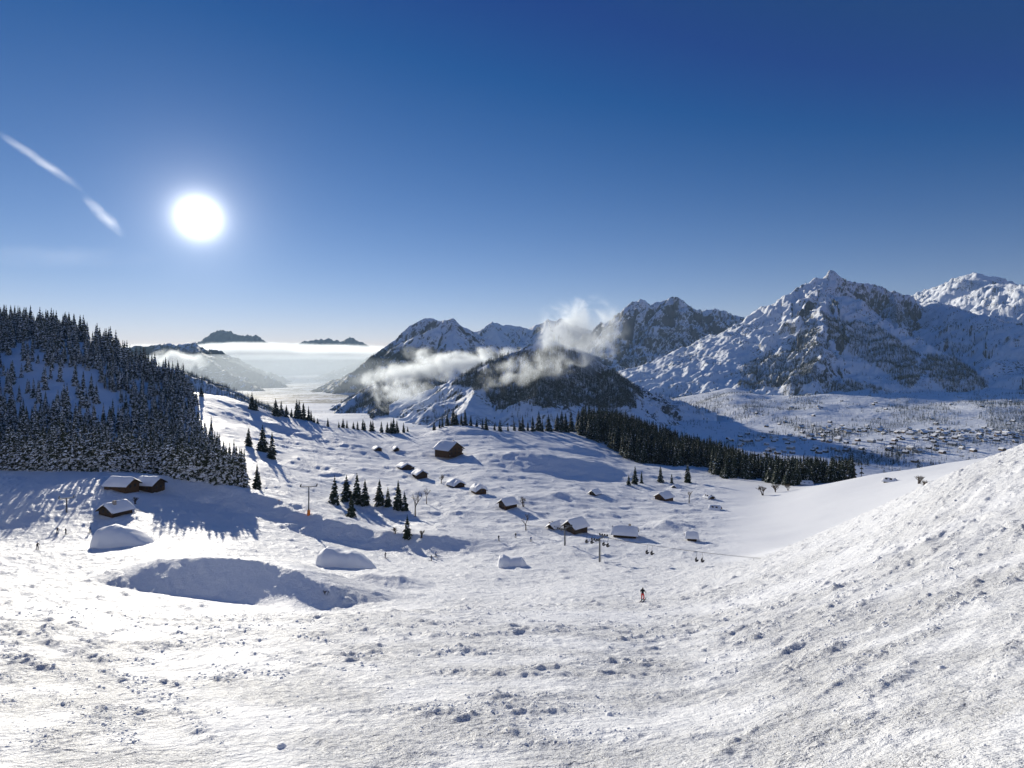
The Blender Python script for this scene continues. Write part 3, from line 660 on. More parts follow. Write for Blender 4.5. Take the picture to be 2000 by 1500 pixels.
# upper wood of the left hill
clear = [[(0,690),(60,660),(110,690),(60,745),(0,760)], [(30,740),(150,715),(215,740),(215,800),(120,790),(40,830),(0,810)], [(200,770),(250,790),(240,830),(120,830),(110,800)], [(110,670),(200,668),(190,690),(120,690)]]
wood = []
def candidates(n, a, b, y0, y1, zf, log=True):
    px = rng.uniform(a, b, n); Y = np.exp(rng.uniform(math.log(y0), math.log(y1), n)) if log else rng.uniform(y0, y1, n)
    X = (px - CX) / F * Y; Z = zf(X, Y)
    return np.stack([px, X, Y, Z, HY - Z / Y * F], 1).tolist()
for px, X, Y, z, py in candidates(9000, -330, 470, 250, 560, relief):
    lim = float(np.interp(px, [-330, 300, 360, 400, 440, 480], [560, 540, 500, 400, 300, 262]))
    if Y > lim: continue
    dens = 0.40
    if any(in_poly(px, py, c) for c in clear): dens = 0.10
    if px > 395 - (py - 770) * 0.1 and py > 770 and py < 800: dens = 0.02
    lowtop = float(np.interp(px, [0, 250, 350, 400, 480], [855, 868, 870, 870, 935]))
    if px > 360 and py < lowtop: dens = min(dens, 0.10 if py > 800 else 0.25)
    if random.random() > dens * (Y / 420): continue
    if any((X - a) ** 2 + (Y - b) ** 2 < 9 for a, b, *_ in wood[-400:]): continue
    wood.append((X, Y, z - 0.2, random.uniform(7, 15.5) * (1 + 0.55 * float(sstep(410, 500, Y))), random.uniform(0, 6.28)))
print('left wood', len(wood))
src_near = first_crowns(CROWN)
scatter('spruce_wood', wood, src_near, 'snow-dusted spruce wood climbing the steep left hill', 'forest')
# the dark forest on the right edge of the plateau
top = ([1130, 1250, 1330, 1400, 1500, 1600, 1660], [846, 884, 907, 932, 944, 948, 938])
right = []
for px, X, Y, z, py in candidates(9000, 1135, 1668, 350, 1000, relief):
    near = float(np.interp(px, [1135, 1160, 1250, 1330, 1380, 1500, 1600, 1668], [500, 470, 425, 425, 400, 382, 368, 372])) + 8 * math.sin(px * 0.06)
    if (1330 < px < 1385): near += 25
    if (1420 < px < 1490): near += 14
    near = float(warpY(px, near))
    if Y < near or Y > float(warpY(px, 720)): continue
    if any((X - a[0]) ** 2 + (Y - a[1]) ** 2 < 12 for a in right[-700:]): continue
    right.append((X, Y, z - 0.2, random.uniform(9, 20) * Y / 430, random.uniform(0, 6.28), Y - near))
right.sort(key=lambda a: a[5])
nsing = 300 - len(SPOTS)
print('right', len(right), 'single', nsing)
for X, Y, z, h, tn, _ in right[:max(nsing, 0)]:
    q = X / Y * F + CX; where = ['upper left stretch', 'middle stretch beside the lone spruces', 'lower right stretch'][int(np.digitize(q, [1290, 1440]))]
    spruce((X, Y, z + 0.15), h, 'dark spruce on the near edge of the right forest, %s' % where, 'near edge of the right forest, ' + where, dark=True)
src_dark = first_crowns(CROWN_D)
scatter('spruce_wood', [a[:5] for a in right[max(nsing, 0):]], src_dark, 'dense dark spruce forest along the plateau edge on the right', 'forest')
# woods on the far mountains
far_src = []
for k, me in enumerate(FARCROWN):
    p = pick(1655 + 14 * k, 940, 360); t = empty('spruce_tree', (p[0], p[1], p[2] - 0.1), k, 12.0)
    o = D.objects.new('crown', me); C.objects.link(o); o.parent = t; o2 = D.objects.new('trunk', TRUNK); C.objects.link(o2); o2.parent = t
    tag(t, 'small sparse spruce at the right tip of the big forest', 'tree', 'right tip of the forest'); far_src.append(o)
def far_wood(key, polys, n, yr, hr, label, dens=1.0, sparse=0.0, px_rng=None, holes=()):
    zf, ob = MOUNTAINS[key]
    a = px_rng or (min(p[0] for q in polys for p in q), max(p[0] for q in polys for p in q))
    px = rng.uniform(a[0], a[1], n); Y = np.exp(rng.uniform(math.log(yr[0]), math.log(yr[1]), n)); X = (px - CX) / F * Y
    Z = zf(X, Y); py = HY - Z / Y * F
    fl = valley_z(X, Y)
    nz = fbm(X, Y, 160, 3, 0.6, 201)
    ins = np.zeros(n, bool)
    for q in polys: ins |= in_poly_v(px + nz * 16, py + nz * 10, q)
    for q in holes: ins &= ~in_poly_v(px + nz * 14, py + nz * 8, q)
    ins |= rng.random(n) < sparse * np.maximum(0, nz * 2 + 0.2)
    ins &= Z > fl - 3
    out = np.stack([X, Y, Z - 1, rng.uniform(hr[0], hr[1], n), rng.uniform(0, 6.28, n)], 1)[ins]
    print(key, len(out))
    if len(out): scatter('far_forest', out, far_src, label, 'forest')
far_wood('rocky_peak', [[(1445,730),(1500,690),(1560,685),(1605,700),(1610,745),(1520,755),(1450,760)], [(1605,610),(1650,625),(1720,640),(1790,690),(1800,740),(1770,760),(1720,720),(1660,690),(1625,660)],
  [(1600,745),(1700,750),(1790,790),(1800,805),(1740,800),(1620,765)], [(1800,690),(1870,700),(1920,740),(1925,785),(1860,775),(1805,730)], [(1860,640),(1960,680),(1975,720),(1900,700)], [(1940,760),(2010,760),(2060,840),(1940,830)],
  [(1690,560),(1740,580),(1790,650),(1740,625),(1690,600)], [(1540,640),(1590,620),(1600,690),(1545,690)]], 110000, (2500, 5600), (16, 27), 'dark woods and scrub on the flanks of the rocky peak', sparse=0.05, px_rng=(1250, 2100))
far_wood('wooded_dome', [[(840,770),(930,720),(1040,675),(1090,672),(1150,695),(1260,770),(1240,800),(1080,790),(960,800),(940,760),(860,765)]], 30000, (1750, 2850), (16, 25), 'dark spruce forest covering the misty dome', sparse=0.05, holes=[[(860,752),(930,755),(965,790),(960,830),(860,810)]])
far_wood('cloudy_slope', [[(630,830),(700,765),(800,715),(890,710),(870,790),(900,840),(640,850)]], 26000, (2000, 3900), (16, 25), 'hazy dark forest on the slope below the mist bank', sparse=0.05, holes=[[(640,815),(690,780),(700,790),(660,830)], [(700,815),(740,795),(745,805),(715,835)], [(880,780),(960,790),(960,850),(890,850)]])
far_wood('crag', [[(1245,650),(1290,645),(1350,660),(1370,685),(1330,695),(1260,690)], [(1430,620),(1490,625),(1480,670),(1420,700),(1395,680)], [(1190,660),(1250,700),(1310,720),(1300,750),(1210,720)]], 40000, (4700, 7000), (16, 25), 'dark woods under the cliffs of the rugged crag', sparse=0.10, px_rng=(1160, 1500))
far_wood('white_peak', [[(1930,760),(2080,740),(2120,840),(1940,840)], [(1840,660),(1930,690),(1960,740),(1880,720)]], 30000, (3900, 6300), (16, 25), 'scattered woods low on the white peak at the right edge', sparse=0.10, px_rng=(1780, 2300))
far_wood('left_near', [[(200,690),(700,690),(700,900),(200,900)]], 9000, (1700, 2800), (16, 24), 'hazy forest on the dark slope behind the snow shoulder')
far_wood('peak', [[(640,800),(720,700),(790,680),(880,690),(900,760),(700,820)]], 14000, (3700, 5600), (18, 26), 'forest on the lower flank of the slab peak', sparse=0.0)

# ------------------------------------------------------------------ village in the valley
def small_house(w, l, h, pitch, dark):
    b = MB(); e = 0.7
    b.box(-w / 2, w / 2, -l / 2, l / 2, -2, h, 0)
    rz = h + pitch
    b.add([(-w / 2, -l / 2, h), (w / 2, -l / 2, h), (0, -l / 2, rz), (-w / 2, l / 2, h), (w / 2, l / 2, h), (0, l / 2, rz)], [(0, 1, 2), (5, 4, 3)], 0)
    s = pitch / (w / 2)
    for sg in (-1, 1):
        x1 = sg * (w / 2 + e); z1 = h - s * e
        v = [(0, -l / 2 - e, rz + 0.05), (x1, -l / 2 - e, z1 + 0.05), (x1, l / 2 + e, z1 + 0.05), (0, l / 2 + e, rz + 0.05)]
        v += [(x, y, z + 1.1) for x, y, z in v]
        f = [(0, 1, 2, 3), (7, 6, 5, 4), (0, 4, 5, 1), (1, 5, 6, 2), (2, 6, 7, 3), (3, 7, 4, 0)]
        if sg > 0: f = [q[::-1] for q in f]
        b.add(v, f, 1)
    me = b.me('village_house'); me.materials.append(dark); me.materials.append(M_ROOFSNOW); return me
VH = [small_house(8.5, 11, 4, 2.4, M_WOOD), small_house(10, 13, 4.6, 2.8, M_WARM), small_house(9, 11, 4.4, 2.6, M_STONE), small_house(12, 18, 6, 3.2, M_STONE)]
def terrain_max(X, Y):
    z = valley_z(X, Y)
    for k in ('rocky_peak', 'white_peak', 'wooded_dome'): z = np.maximum(z, MOUNTAINS[k][0](X, Y))
    return z
placed = []
for px, X, Y, z, py in candidates(14000, 1420, 2030, 1350, 2900, terrain_max, False):
    if len(placed) >= 230: break
    # houses gather along the valley roads
    road = min(abs(py - (862 - 0.010 * (px - 1500))), abs(py - (884 - 0.02 * (px - 1500))), abs(py - (843 + 0.02 * (px - 1700))) + (8 if px < 1560 else 0))
    if random.random() > math.exp(-(road / 6.0) ** 2) + 0.03 or z > VZ + 110: continue
    if any((X - a) ** 2 + (Y - b) ** 2 < 20 ** 2 for a, b in placed): continue
    placed.append((X, Y))
    o = D.objects.new('village_house', VH[random.choice((0, 0, 1, 1, 2, 3))]); C.objects.link(o)
    o.location = (X, Y, z); o.rotation_euler = (0, 0, random.choice((0.3, 1.87)) + random.uniform(-0.3, 0.3))
    side = ['beyond the dark forest', 'in the middle of the valley', 'towards the right edge'][int(np.digitize(px, [1620, 1820]))]; dep = 'near' if Y < 1750 else 'middle' if Y < 2150 else 'far'
    tag(o, 'tiny snow-roofed village house %s, on its %s side' % (side, dep), 'house', 'village houses %s, %s side' % (side, dep))
print('village', len(placed))
tw = []
def groves(X, Y):
    X = np.array([X]); Y = np.array([Y])
    g = float(fbm(X, Y, 260, 3, 0.6, 77)[0]); h = abs(float(perlin(X / 150 + 5, Y / 210, 79)[0]))
    return max(0.02, (g > 0.28) * 0.9, (h < 0.025) * 0.8)
for px, X, Y, z, py in candidates(22000, 1280, 2060, 1250, 3500, terrain_max, False):
    if len(tw) >= 9000: break
    if not random.random() < groves(X, Y): continue
    if z > VZ + 160: continue
    tw.append((X, Y, z - 0.5, random.uniform(6, 15), random.uniform(0, 6.28)))
GROVES = [[(1530,775),(1590,768),(1612,790),(1540,800)], [(1435,802),(1475,778),(1492,800),(1450,828)], [(1480,808),(1560,818),(1655,850),(1640,870),(1560,848)], [(1725,788),(1800,795),(1872,805),(1860,828),(1740,822)],
 [(1895,780),(2050,765),(2050,850),(1930,838)], [(1630,878),(1800,878),(1760,908),(1640,908)], [(1330,790),(1420,770),(1430,790),(1360,815)], [(1290,760),(1345,752),(1350,770),(1300,785)]]
gc = np.array(candidates(26000, 1280, 2080, 1300, 4200, terrain_max, False))
gn = fbm(gc[:, 1], gc[:, 2], 120, 3, 0.6, 205); gi_ = np.zeros(len(gc), bool)
for q in GROVES: gi_ |= in_poly_v(gc[:, 0] + gn * 22, gc[:, 4] + gn * 10, q)
gi_ &= rng.random(len(gc)) < 0.8
tw += [(a[1], a[2], a[3] - 0.5, random.uniform(9, 19), random.uniform(0, 6.28)) for a in gc[gi_]]
print('valley trees', len(tw))
scatter('valley_trees', tw, far_src, 'hedges and small woods between the valley houses', 'trees')

# ------------------------------------------------------------------ chalets and huts
def chalet(px, py, label, w=7, l=9, h=3.2, pitch=1.9, rz=0.0, wall=None, ymin=130, chimney=False, balcony=False, stone=False, windows=2, snow=0.45, name='chalet', cat='chalet', sink=0.7, eave=0.7, annex=False):
    p = pick(px, py, ymin); w *= 0.85; l *= 0.85; h *= 0.88; snow *= 1.25
    t = empty(name, (p[0], p[1], p[2] - sink), rz); wall = wall or M_WOOD
    b = MB(); z0 = -2.0
    if stone: MB().box(-w / 2 - .05, w / 2 + .05, -l / 2 - .05, l / 2 + .05, z0, 1.2).build('base', M_STONE, t)
    zb = 1.2 if stone else z0
    rzv = h + pitch
    v = [(-w/2, -l/2, zb), (w/2, -l/2, zb), (w/2, l/2, zb), (-w/2, l/2, zb), (-w/2, -l/2, h), (w/2, -l/2, h), (w/2, l/2, h), (-w/2, l/2, h), (0, -l/2, rzv), (0, l/2, rzv)]
    b.add(v, [(3, 2, 1, 0), (0, 1, 5, 8, 4), (1, 2, 6, 5), (2, 3, 7, 9, 6), (3, 0, 4, 7)])
    wo_ = b.build('wall', wall, t)
    s = pitch / (w / 2); e = eave
    def slab(z_off, th, ex, mat, nm, par):
        q = MB()
        prof = [(-(w/2 + ex), h - s * ex), (0, rzv), (w/2 + ex, h - s * ex)]
        lo = [(x, z + z_off) for x, z in prof]; hi = [(x, z + z_off + th) for x, z in prof]
        ring = lo + hi[::-1]
        vv = [(x, -l/2 - ex, z) for x, z in ring] + [(x, l/2 + ex, z) for x, z in ring]
        n = 6
        f = [(k, (k + 1) % n, n + (k + 1) % n, n + k) for k in range(n)]
        f = [x[::-1] for x in f]
        f += [(0, 1, 4, 5), (1, 2, 3, 4), (n + 5, n + 4, n + 1, n), (n + 4, n + 3, n + 2, n + 1)]
        return q.add(vv, f).build(nm, mat, par)
    ro = slab(0.02, 0.18, e, M_WOOD, 'roof', t)
    nu, nl = 17, 13; U, V = np.meshgrid(np.linspace(-1, 1, nu), np.linspace(-1, 1, nl))
    XX = U * (w / 2 + e + 0.12); YY = V * (l / 2 + e + 0.12); rl = np.minimum(h + 0.21 + s * (w / 2 - np.abs(XX)), rzv + 0.21)
    edge = np.clip((1 - np.abs(U)) * 5, 0, 1) ** 0.5 * np.clip((1 - np.abs(V)) * 5, 0, 1) ** 0.5
    ZZ = rl + edge * snow * (1.0 + 0.35 * fbm(XX + p[0], YY + p[1], 3.2, 3, 0.55, 401)) - 0.30 * np.exp(-(XX / (w * 0.12)) ** 2) * snow - 0.02
    link('roof_snow', grid_mesh('roof_snow', XX, YY, ZZ), M_ROOFSNOW, ro)
    if chimney:
        cx_ = w * 0.18
        MB().box(cx_ - .4, cx_ + .4, -l * .2 - .4, -l * .2 + .4, h, rzv + 1.0).build('chimney', M_STONE, ro)
    for k in range(windows):
        x = (k - (windows - 1) / 2) * w * 0.34
        wn = MB().box(x - .55, x + .55, -l/2 - .06, -l/2 - .003, 1.5, 2.7).build('window', M_WARM, t)
        MB().box(x - .42, x + .42, -l/2 - .09, -l/2 - .063, 1.63, 2.57).build('pane', M_GLASS, wn)
    for k in range(2):
        y = (k - .5) * l * 0.45
        wn = MB().box(-w/2 - .06, -w/2 - .003, y - .5, y + .5, 1.5, 2.6).build('window', M_WARM, t)
        MB().box(-w/2 - .09, -w/2 - .063, y - .38, y + .38, 1.62, 2.48).build('pane', M_GLASS, wn)
    MB().box(w * .3, w * .3 + .95, -l/2 - .07, -l/2 - .003, -.1, 1.95).build('door', M_WARM, t)
    if balcony:
        for zz in (2.9, 5.6):
            bl = MB().box(-w/2 + .3, w/2 - .3, -l/2 - 1.5, -l/2 - .02, zz, zz + .18).build('balcony', M_WOOD, t)
            MB().box(-w/2 + .3, w/2 - .3, -l/2 - 1.5, -l/2 - 1.4, zz + .185, zz + 1.1).build('railing', M_WARM, bl)
            MB().box(-w/2 + .35, w/2 - .35, -l/2 - 1.38, -l/2 - .9, zz + .185, zz + .5).build('balcony_snow', M_ROOFSNOW, bl)
            for k in range(3):
                x = (k - 1) * w * .27
                wn = MB().box(x - .7, x + .7, -l/2 - .06, -l/2 - .003, zz + .3, zz + 2.1).build('window', M_WARM, t)
                MB().box(x - .55, x + .55, -l/2 - .09, -l/2 - .063, zz + .42, zz + 1.98).build('pane', M_GLASS, wn)
    if annex:
        MB().box(w/2 + .003, w/2 + 2.6, -l * .3, l * .3, z0, h * .7).build('lean_to', wall, t)
        MB().box(w/2 + .003, w/2 + 3.0, -l * .3 - .4, l * .3 + .4, h * .7 + .003, h * .7 + .55).build('lean_to_snow', M_ROOFSNOW, t)
    return tag(t, label, cat)
chalet(876, 893, 'largest brown chalet with balconies on the plateau slope', 16.5, 17, 8.6, 4.6, R(50), M_WARM, 200, chimney=True, balcony=True, stone=True, snow=.6, eave=1.6)
chalet(238, 956, 'snow-roofed chalet in front of the left forest, left of the pair', 7, 9.5, 3.0, 1.8, R(82), M_WARM, 150, snow=.6)
chalet(293, 958, 'snow-roofed brown chalet beside a bare bush, right of the pair below the forest', 7, 8, 3.8, 1.8, R(80), M_WOOD, 150, snow=.55)
chalet(226, 1004, 'hut with a low gabled roof and chimney nearest the camera on the left', 7.5, 7, 2.4, 1.9, R(-22), M_WOOD, 120, chimney=True, snow=.4)
chalet(790, 916, 'upper dark chalet of the row below the big chalet', 7.5, 9, 2.8, 1.8, R(35), M_WOOD, 200, annex=True)
chalet(820, 932, 'dark chalet just right of the upper one in the row', 7.5, 9, 3.0, 2.0, R(32), M_WOOD, 200)
chalet(890, 950, 'chalet half buried in snow in the middle of the row', 7.5, 9, 2.2, 1.8, R(38), M_WOOD, 180, snow=.9)
chalet(935, 964, 'small chalet with a rounded heap of snow on its roof', 6.5, 7, 2.4, 1.6, R(30), M_WARM, 180, snow=1.2)
chalet(992, 992, 'chalet at the lower right end of the row, beside a bare bush', 6.0, 7.5, 2.8, 1.8, R(-50), M_WOOD, 180)
chalet(737, 880, 'dark low hut highest on the slope at the left of the row', 6, 7, 2.0, 1.5, R(30), M_WOOD, 200, name='hut', cat='hut', windows=1)
chalet(773, 881, 'tiny hut just right of the highest one', 4, 5, 2.2, 1.4, R(30), M_WOOD, 200, name='hut', cat='hut', windows=1)
chalet(1124, 1037, 'dark hut with a wide snow gable on the lower plain, left of two', 6.5, 8, 2.8, 2.1, R(-48), M_WOOD, 140, name='hut', cat='hut')
chalet(1082, 1032, 'tiny shed left of the wide gabled hut', 3.2, 4.5, 1.5, 1.0, R(-40), M_WOOD, 140, name='shed', cat='shed', windows=1)
chalet(1221, 1049, 'long dark hut on the lower plain with a small chimney', 6, 9, 2.6, 1.7, R(74), M_WOOD, 140, chimney=True, annex=True, name='hut', cat='hut')
chalet(1351, 1056, 'small square hut alone at the foot of the even snow slope', 3.2, 3.4, 2.6, 1.0, R(78), M_WOOD, 140, name='hut', cat='hut', windows=1)
chalet(1297, 977, 'reddish brown chalet on the plateau below the lone spruces', 7.5, 9, 3, 2.1, R(-50), M_WARM, 160)
chalet(1162, 966, 'little dark hut alone in the middle of the plateau', 4.5, 6, 1.8, 1.4, R(-40), M_WOOD, 160, name='hut', cat='hut', windows=1)
chalet(1320, 953, 'tiny hut behind the reddish chalet', 4, 5, 1.5, 1.2, R(-40), M_WOOD, 180, name='hut', cat='hut', windows=1)
chalet(1738, 941, 'tiny hut buried in snow high on the even right slope', 4, 5, 1.2, 1.0, R(40), M_WOOD, 180, name='hut', cat='hut', windows=1)
chalet(1397, 996, 'dark hut by the hedge below the big forest', 4, 5, 1.4, 1.2, R(60), M_WOOD, 180, name='hut', cat='hut', windows=1)
chalet(1575, 947, 'snow-roofed hut tucked under the right end of the big forest', 5, 7, 1.8, 1.4, R(70), M_WOOD, 240, name='hut', cat='hut', windows=1)
chalet(1385, 1000 - 27, 'low hut at the bend of the track before the forest', 4, 4.5, 1.3, 1.0, R(20), M_WOOD, 180, name='hut', cat='hut', windows=1)

# ------------------------------------------------------------------ bare trees and bushes
def bare_tree(px, py, hpx, label, spread=0.6, ymin=130, cat='tree', name='bare_tree', stems=1, seed=0, depth=4):
    r = random.Random(seed + int(px)); p = pick(px, py, ymin); h = hpx * p[1] / F
    t = empty(name, (p[0], p[1], p[2] - 0.1)); tr = MB(); tw_ = MB()
    def grow(a, d, L, rad, k):
        q = a + d * L; (tr if k == 0 else tw_).tube(a, q, rad, rad * .65, 4 if k else 6, 0, False)
        if k >= depth: return
        for _ in range(3 if k < 3 else 2):
            nd = (d + Vector((r.uniform(-1, 1), r.uniform(-1, 1), r.uniform(-.2, .6))) * spread).normalized()
            grow(a + d * L * r.uniform(.55, 1), nd, L * r.uniform(.55, .8), rad * .58, k + 1)
    for s in range(stems):
        d = Vector((r.uniform(-.3, .3), r.uniform(-.3, .3), 1)).normalized() if stems > 1 else Vector((0, 0, 1))
        grow(Vector((r.uniform(-.4, .4) * (stems > 1), 0, 0)), d, h * (.42 if stems == 1 else .34), h * .035, 0)
    tr.build('trunk', M_BARK, t); tw_.build('crown', M_TWIG, t)
    return tag(t, label, cat)
bare_tree(305, 962, 36, 'bare brown bush against the right chalet of the pair', .8, 120, 'bush', 'bush', 4)
bare_tree(811, 1010, 46, 'bare larch with thin side branches right of the mid-slope row', .7)
bare_tree(833, 985, 30, 'small bare tree right of the larch', .7)
bare_tree(1027, 1036, 34, 'bare tree below the lowest chalet of the row', .7)
bare_tree(1346, 984, 30, 'bare tree right of the reddish chalet', .8)
bare_tree(1022, 990, 26, 'bare bush beside the lowest chalet of the row', .9, 130, 'bush', 'bush', 3)
bare_tree(822, 1052, 22, 'low bare bush right of the broad dark spruce', .9, 130, 'bush', 'bush', 4)
bare_tree(772, 1046, 18, 'low scrub left of the broad dark spruce', 1.0, 130, 'bush', 'bush', 5)
bare_tree(862, 945, 24, 'bare bush at the left of the half buried chalet', .9, 130, 'bush', 'bush', 3)
bare_tree(265, 985, 18, 'snowy bush behind the gabled hut on the left', .9, 120, 'bush', 'bush', 4)
bare_tree(1490, 968, 26, 'bare shrub at the left end of the hedge under the forest', .9, 180, 'bush', 'bush', 5)
bare_tree(1515, 962, 22, 'bare shrub in the middle of the hedge under the forest', .9, 180, 'bush', 'bush', 5)
bare_tree(1540, 958, 18, 'bare shrub at the right end of the hedge under the forest', .9, 180, 'bush', 'bush', 5)
bare_tree(1795, 945, 22, 'upper bare shrub on the edge of the even right slope', .9, 150, 'bush', 'bush', 5)
bare_tree(1808, 957, 20, 'lower bare shrub on the edge of the even right slope', .9, 140, 'bush', 'bush', 5)
bare_tree(640, 1165, 14, 'small brown scrub by the end of the hollow bank', 1.0, 80, 'bush', 'bush', 4)

# ------------------------------------------------------------------ piles of snow
def pile(px, py, wpx, hpx, label, prof, depth, slope, ymin=90, rz=0.0):
    p = pick(px, py, ymin); sc = p[1] / F; w = wpx * sc; h = hpx * sc * 0.88
    n, m = 60, 26; X = np.zeros((m, n)); Y = np.zeros((m, n)); Z = np.zeros((m, n))
    for j in range(m):
        for i in range(n):
            u = i / (n - 1); a = math.pi * j / (m - 1)                          # across the pile: steep face to the camera, long back
            hh = float(np.interp(u, [q[0] for q in prof], [q[1] for q in prof])) * h
            c = math.cos(a); s_ = math.sin(a) ** 0.75
            yy = -c * (hh * slope * 1.35 if c > 0 else depth * math.sin(math.pi * min(max(u, .02), .98)) ** .6)
            X[j, i] = (u - .5) * w; Y[j, i] = yy; Z[j, i] = hh * s_
    cs, sn = math.cos(rz), math.sin(rz)
    WX = p[0] + X * cs - Y * sn; WY = p[1] + X * sn + Y * cs
    WZ = relief(WX, WY) * 0.6 + (p[2]) * 0.4 + Z * (1 + 0.05 * fbm(WX, WY, 2.5, 3, .5, 5)) - 0.5
    WZ[0] -= 1; WZ[-1] -= 1; WZ[:, 0] -= 1; WZ[:, -1] -= 1
    o = link('snow_pile', grid_mesh('snow_pile', WX, WY, WZ), M_ROOFSNOW)
    return tag(o, label, 'snow pile', 'piles of made snow')
pile(243, 1064, 106, 48, 'largest smooth teardrop snow pile on the left below the gabled hut', [(0, 0), (.04, .55), (.12, .9), (.28, 1.0), (.5, .8), (.72, .45), (.88, .2), (1, 0)], 7, .75)
pile(675, 1106, 122, 44, 'humped smooth snow pile in the centre below the long bank', [(0, 0), (.1, .75), (.2, 1), (.32, .93), (.45, .84), (.6, .86), (.7, .76), (.85, .42), (1, 0)], 7, .75)
pile(1001, 1103, 62, 28, 'smallest snow pile with a sagging top right of the centre', [(0, 0), (.08, .9), (.2, 1), (.4, .75), (.6, .8), (.78, .8), (.9, .4), (1, 0)], 4, .75)

# ------------------------------------------------------------------ lifts
def pylon(px, py, hpx, label, ymin=130, pad=False, arm=2.6, rz=0.3):
    p = pick(px, py, ymin); h = hpx * p[1] / F
    t = empty('lift_pylon', (p[0], p[1], p[2] - 0.2), rz)
    MB().tube((0, 0, -1), (0, 0, h), .26, .17, 10).build('mast', M_STEEL, t, True)
    MB().box(-arm, arm, -.14, .14, h - .05, h + .22).build('crossarm', M_STEEL, t)
    for s in (-1, 1):
        sh = MB().box(s * arm - .1, s * arm + .1, -1.3, 1.3, h + .225, h + .45).build('sheave_beam', M_STEEL, t)
        for k in range(4):
            y = -1.1 + k * .73
            MB().tube((s * arm - .08, y, h + .62), (s * arm + .08, y, h + .62), .24, .24, 10).build('wheel', M_DARK, sh)
    MB().box(-.06, .06, -.42, -.36, .4, h).build('ladder', M_STEEL, t)
    if pad: MB().tube((0, 0, -.4), (0, 0, 1.9), .5, .5, 12).build('padding', M_ORANGE, t)
    tag(t, label, 'lift pylon'); return Vector((p[0], p[1], p[2] + h + .5)), rz, arm
pylon(603, 1006, 56, 'tall lift pylon with an orange padded foot on the bank', pad=True, rz=.2)
pylon(130, 1002, 28, 'short lift pylon on the left piste near the skiers', ymin=110, arm=1.8, rz=.6)
A0, _, _ = pylon(1103, 1066, 34, 'lift pylon standing left of the wide gabled hut plain', ymin=120, rz=1.0)
A1, _, _ = pylon(1171, 1098, 46, 'lift pylon in the centre of the bowl carrying the chairs', ymin=110, rz=1.0)
B = Vector(pix(1500, 1092, 128)); A_1 = Vector(pix(1000, 1022, 215))
def cable(off, label):
    d = Vector((off, -off * .55, 0)); m = MB(); pts = []
    ch = [A_1, A0, A1, B]
    for a, b in zip(ch[:-1], ch[1:]):
        for k in range(10):
            u = k / 10; q = a.lerp(b, u) + d; q.z -= 2.2 * u * (1 - u); pts.append(q)
    pts.append(B + d)
    for a, b in zip(pts[:-1], pts[1:]): m.tube(a, b, .03, .03, 4, 0, False)
    tag(m.build('lift_cable', M_DARK), label, 'cable'); return pts
ca = cable(1.2, 'nearer thin haul cable of the chairlift across the bowl'); cb = cable(-1.2, 'farther thin haul cable of the chairlift across the bowl')
def chair_mesh():
    m = MB(); m.box(-.8, .8, -.25, .25, -2.75, -2.65); return m
CH_SEAT = MB().box(-1.0, 1.0, -.3, .3, -2.9, -2.74).me('seat'); CH_SEAT.materials.append(M_DARK)
CH_BACK = MB().box(-1.0, 1.0, .304, .40, -2.7, -1.95).me('backrest'); CH_BACK.materials.append(M_DARK)
CH_HANG = MB().tube((0, 0, 0), (0, .35, -1.9), .05, .05, 6).me('hanger'); CH_HANG.materials.append(M_STEEL)
def chair(p, label, g):
    t = empty('lift_chair', p, 1.0, 0.75)
    for nm, me in (('seat', CH_SEAT), ('backrest', CH_BACK), ('hanger', CH_HANG)):
        o = D.objects.new(nm, me); C.objects.link(o); o.parent = t
    tag(t, label, 'lift chair', g)
for i, q in enumerate(ca[17:-1:3]): chair(q, 'dark chair hanging from the nearer cable of the chairlift', 'chairs on the nearer cable')
for i, q in enumerate(cb[18:-1:3]): chair(q, 'dark chair hanging from the farther cable of the chairlift', 'chairs on the farther cable')
# ski racing poles, snow-gun and piste marks stay small
def post(px, py, hpx, label, mat, ymin=100):
    p = pick(px, py, ymin); h = hpx * p[1] / F
    t = empty('piste_marker', (p[0], p[1], p[2] - .1)); MB().tube((0, 0, 0), (0, 0, h), .06, .05, 6).build('pole', mat, t); MB().tube((0, 0, h * .8), (0, 0, h), .16, .16, 8).build('disc', M_ORANGE, t)
    tag(t, label, 'piste marker')
post(545, 984, 8, 'small dark marker post on the white ridge left of the tall pylon', M_DARK, 150)
post(668, 1107, 8, 'thin marker post stuck in the foot of the humped snow pile', M_DARK)

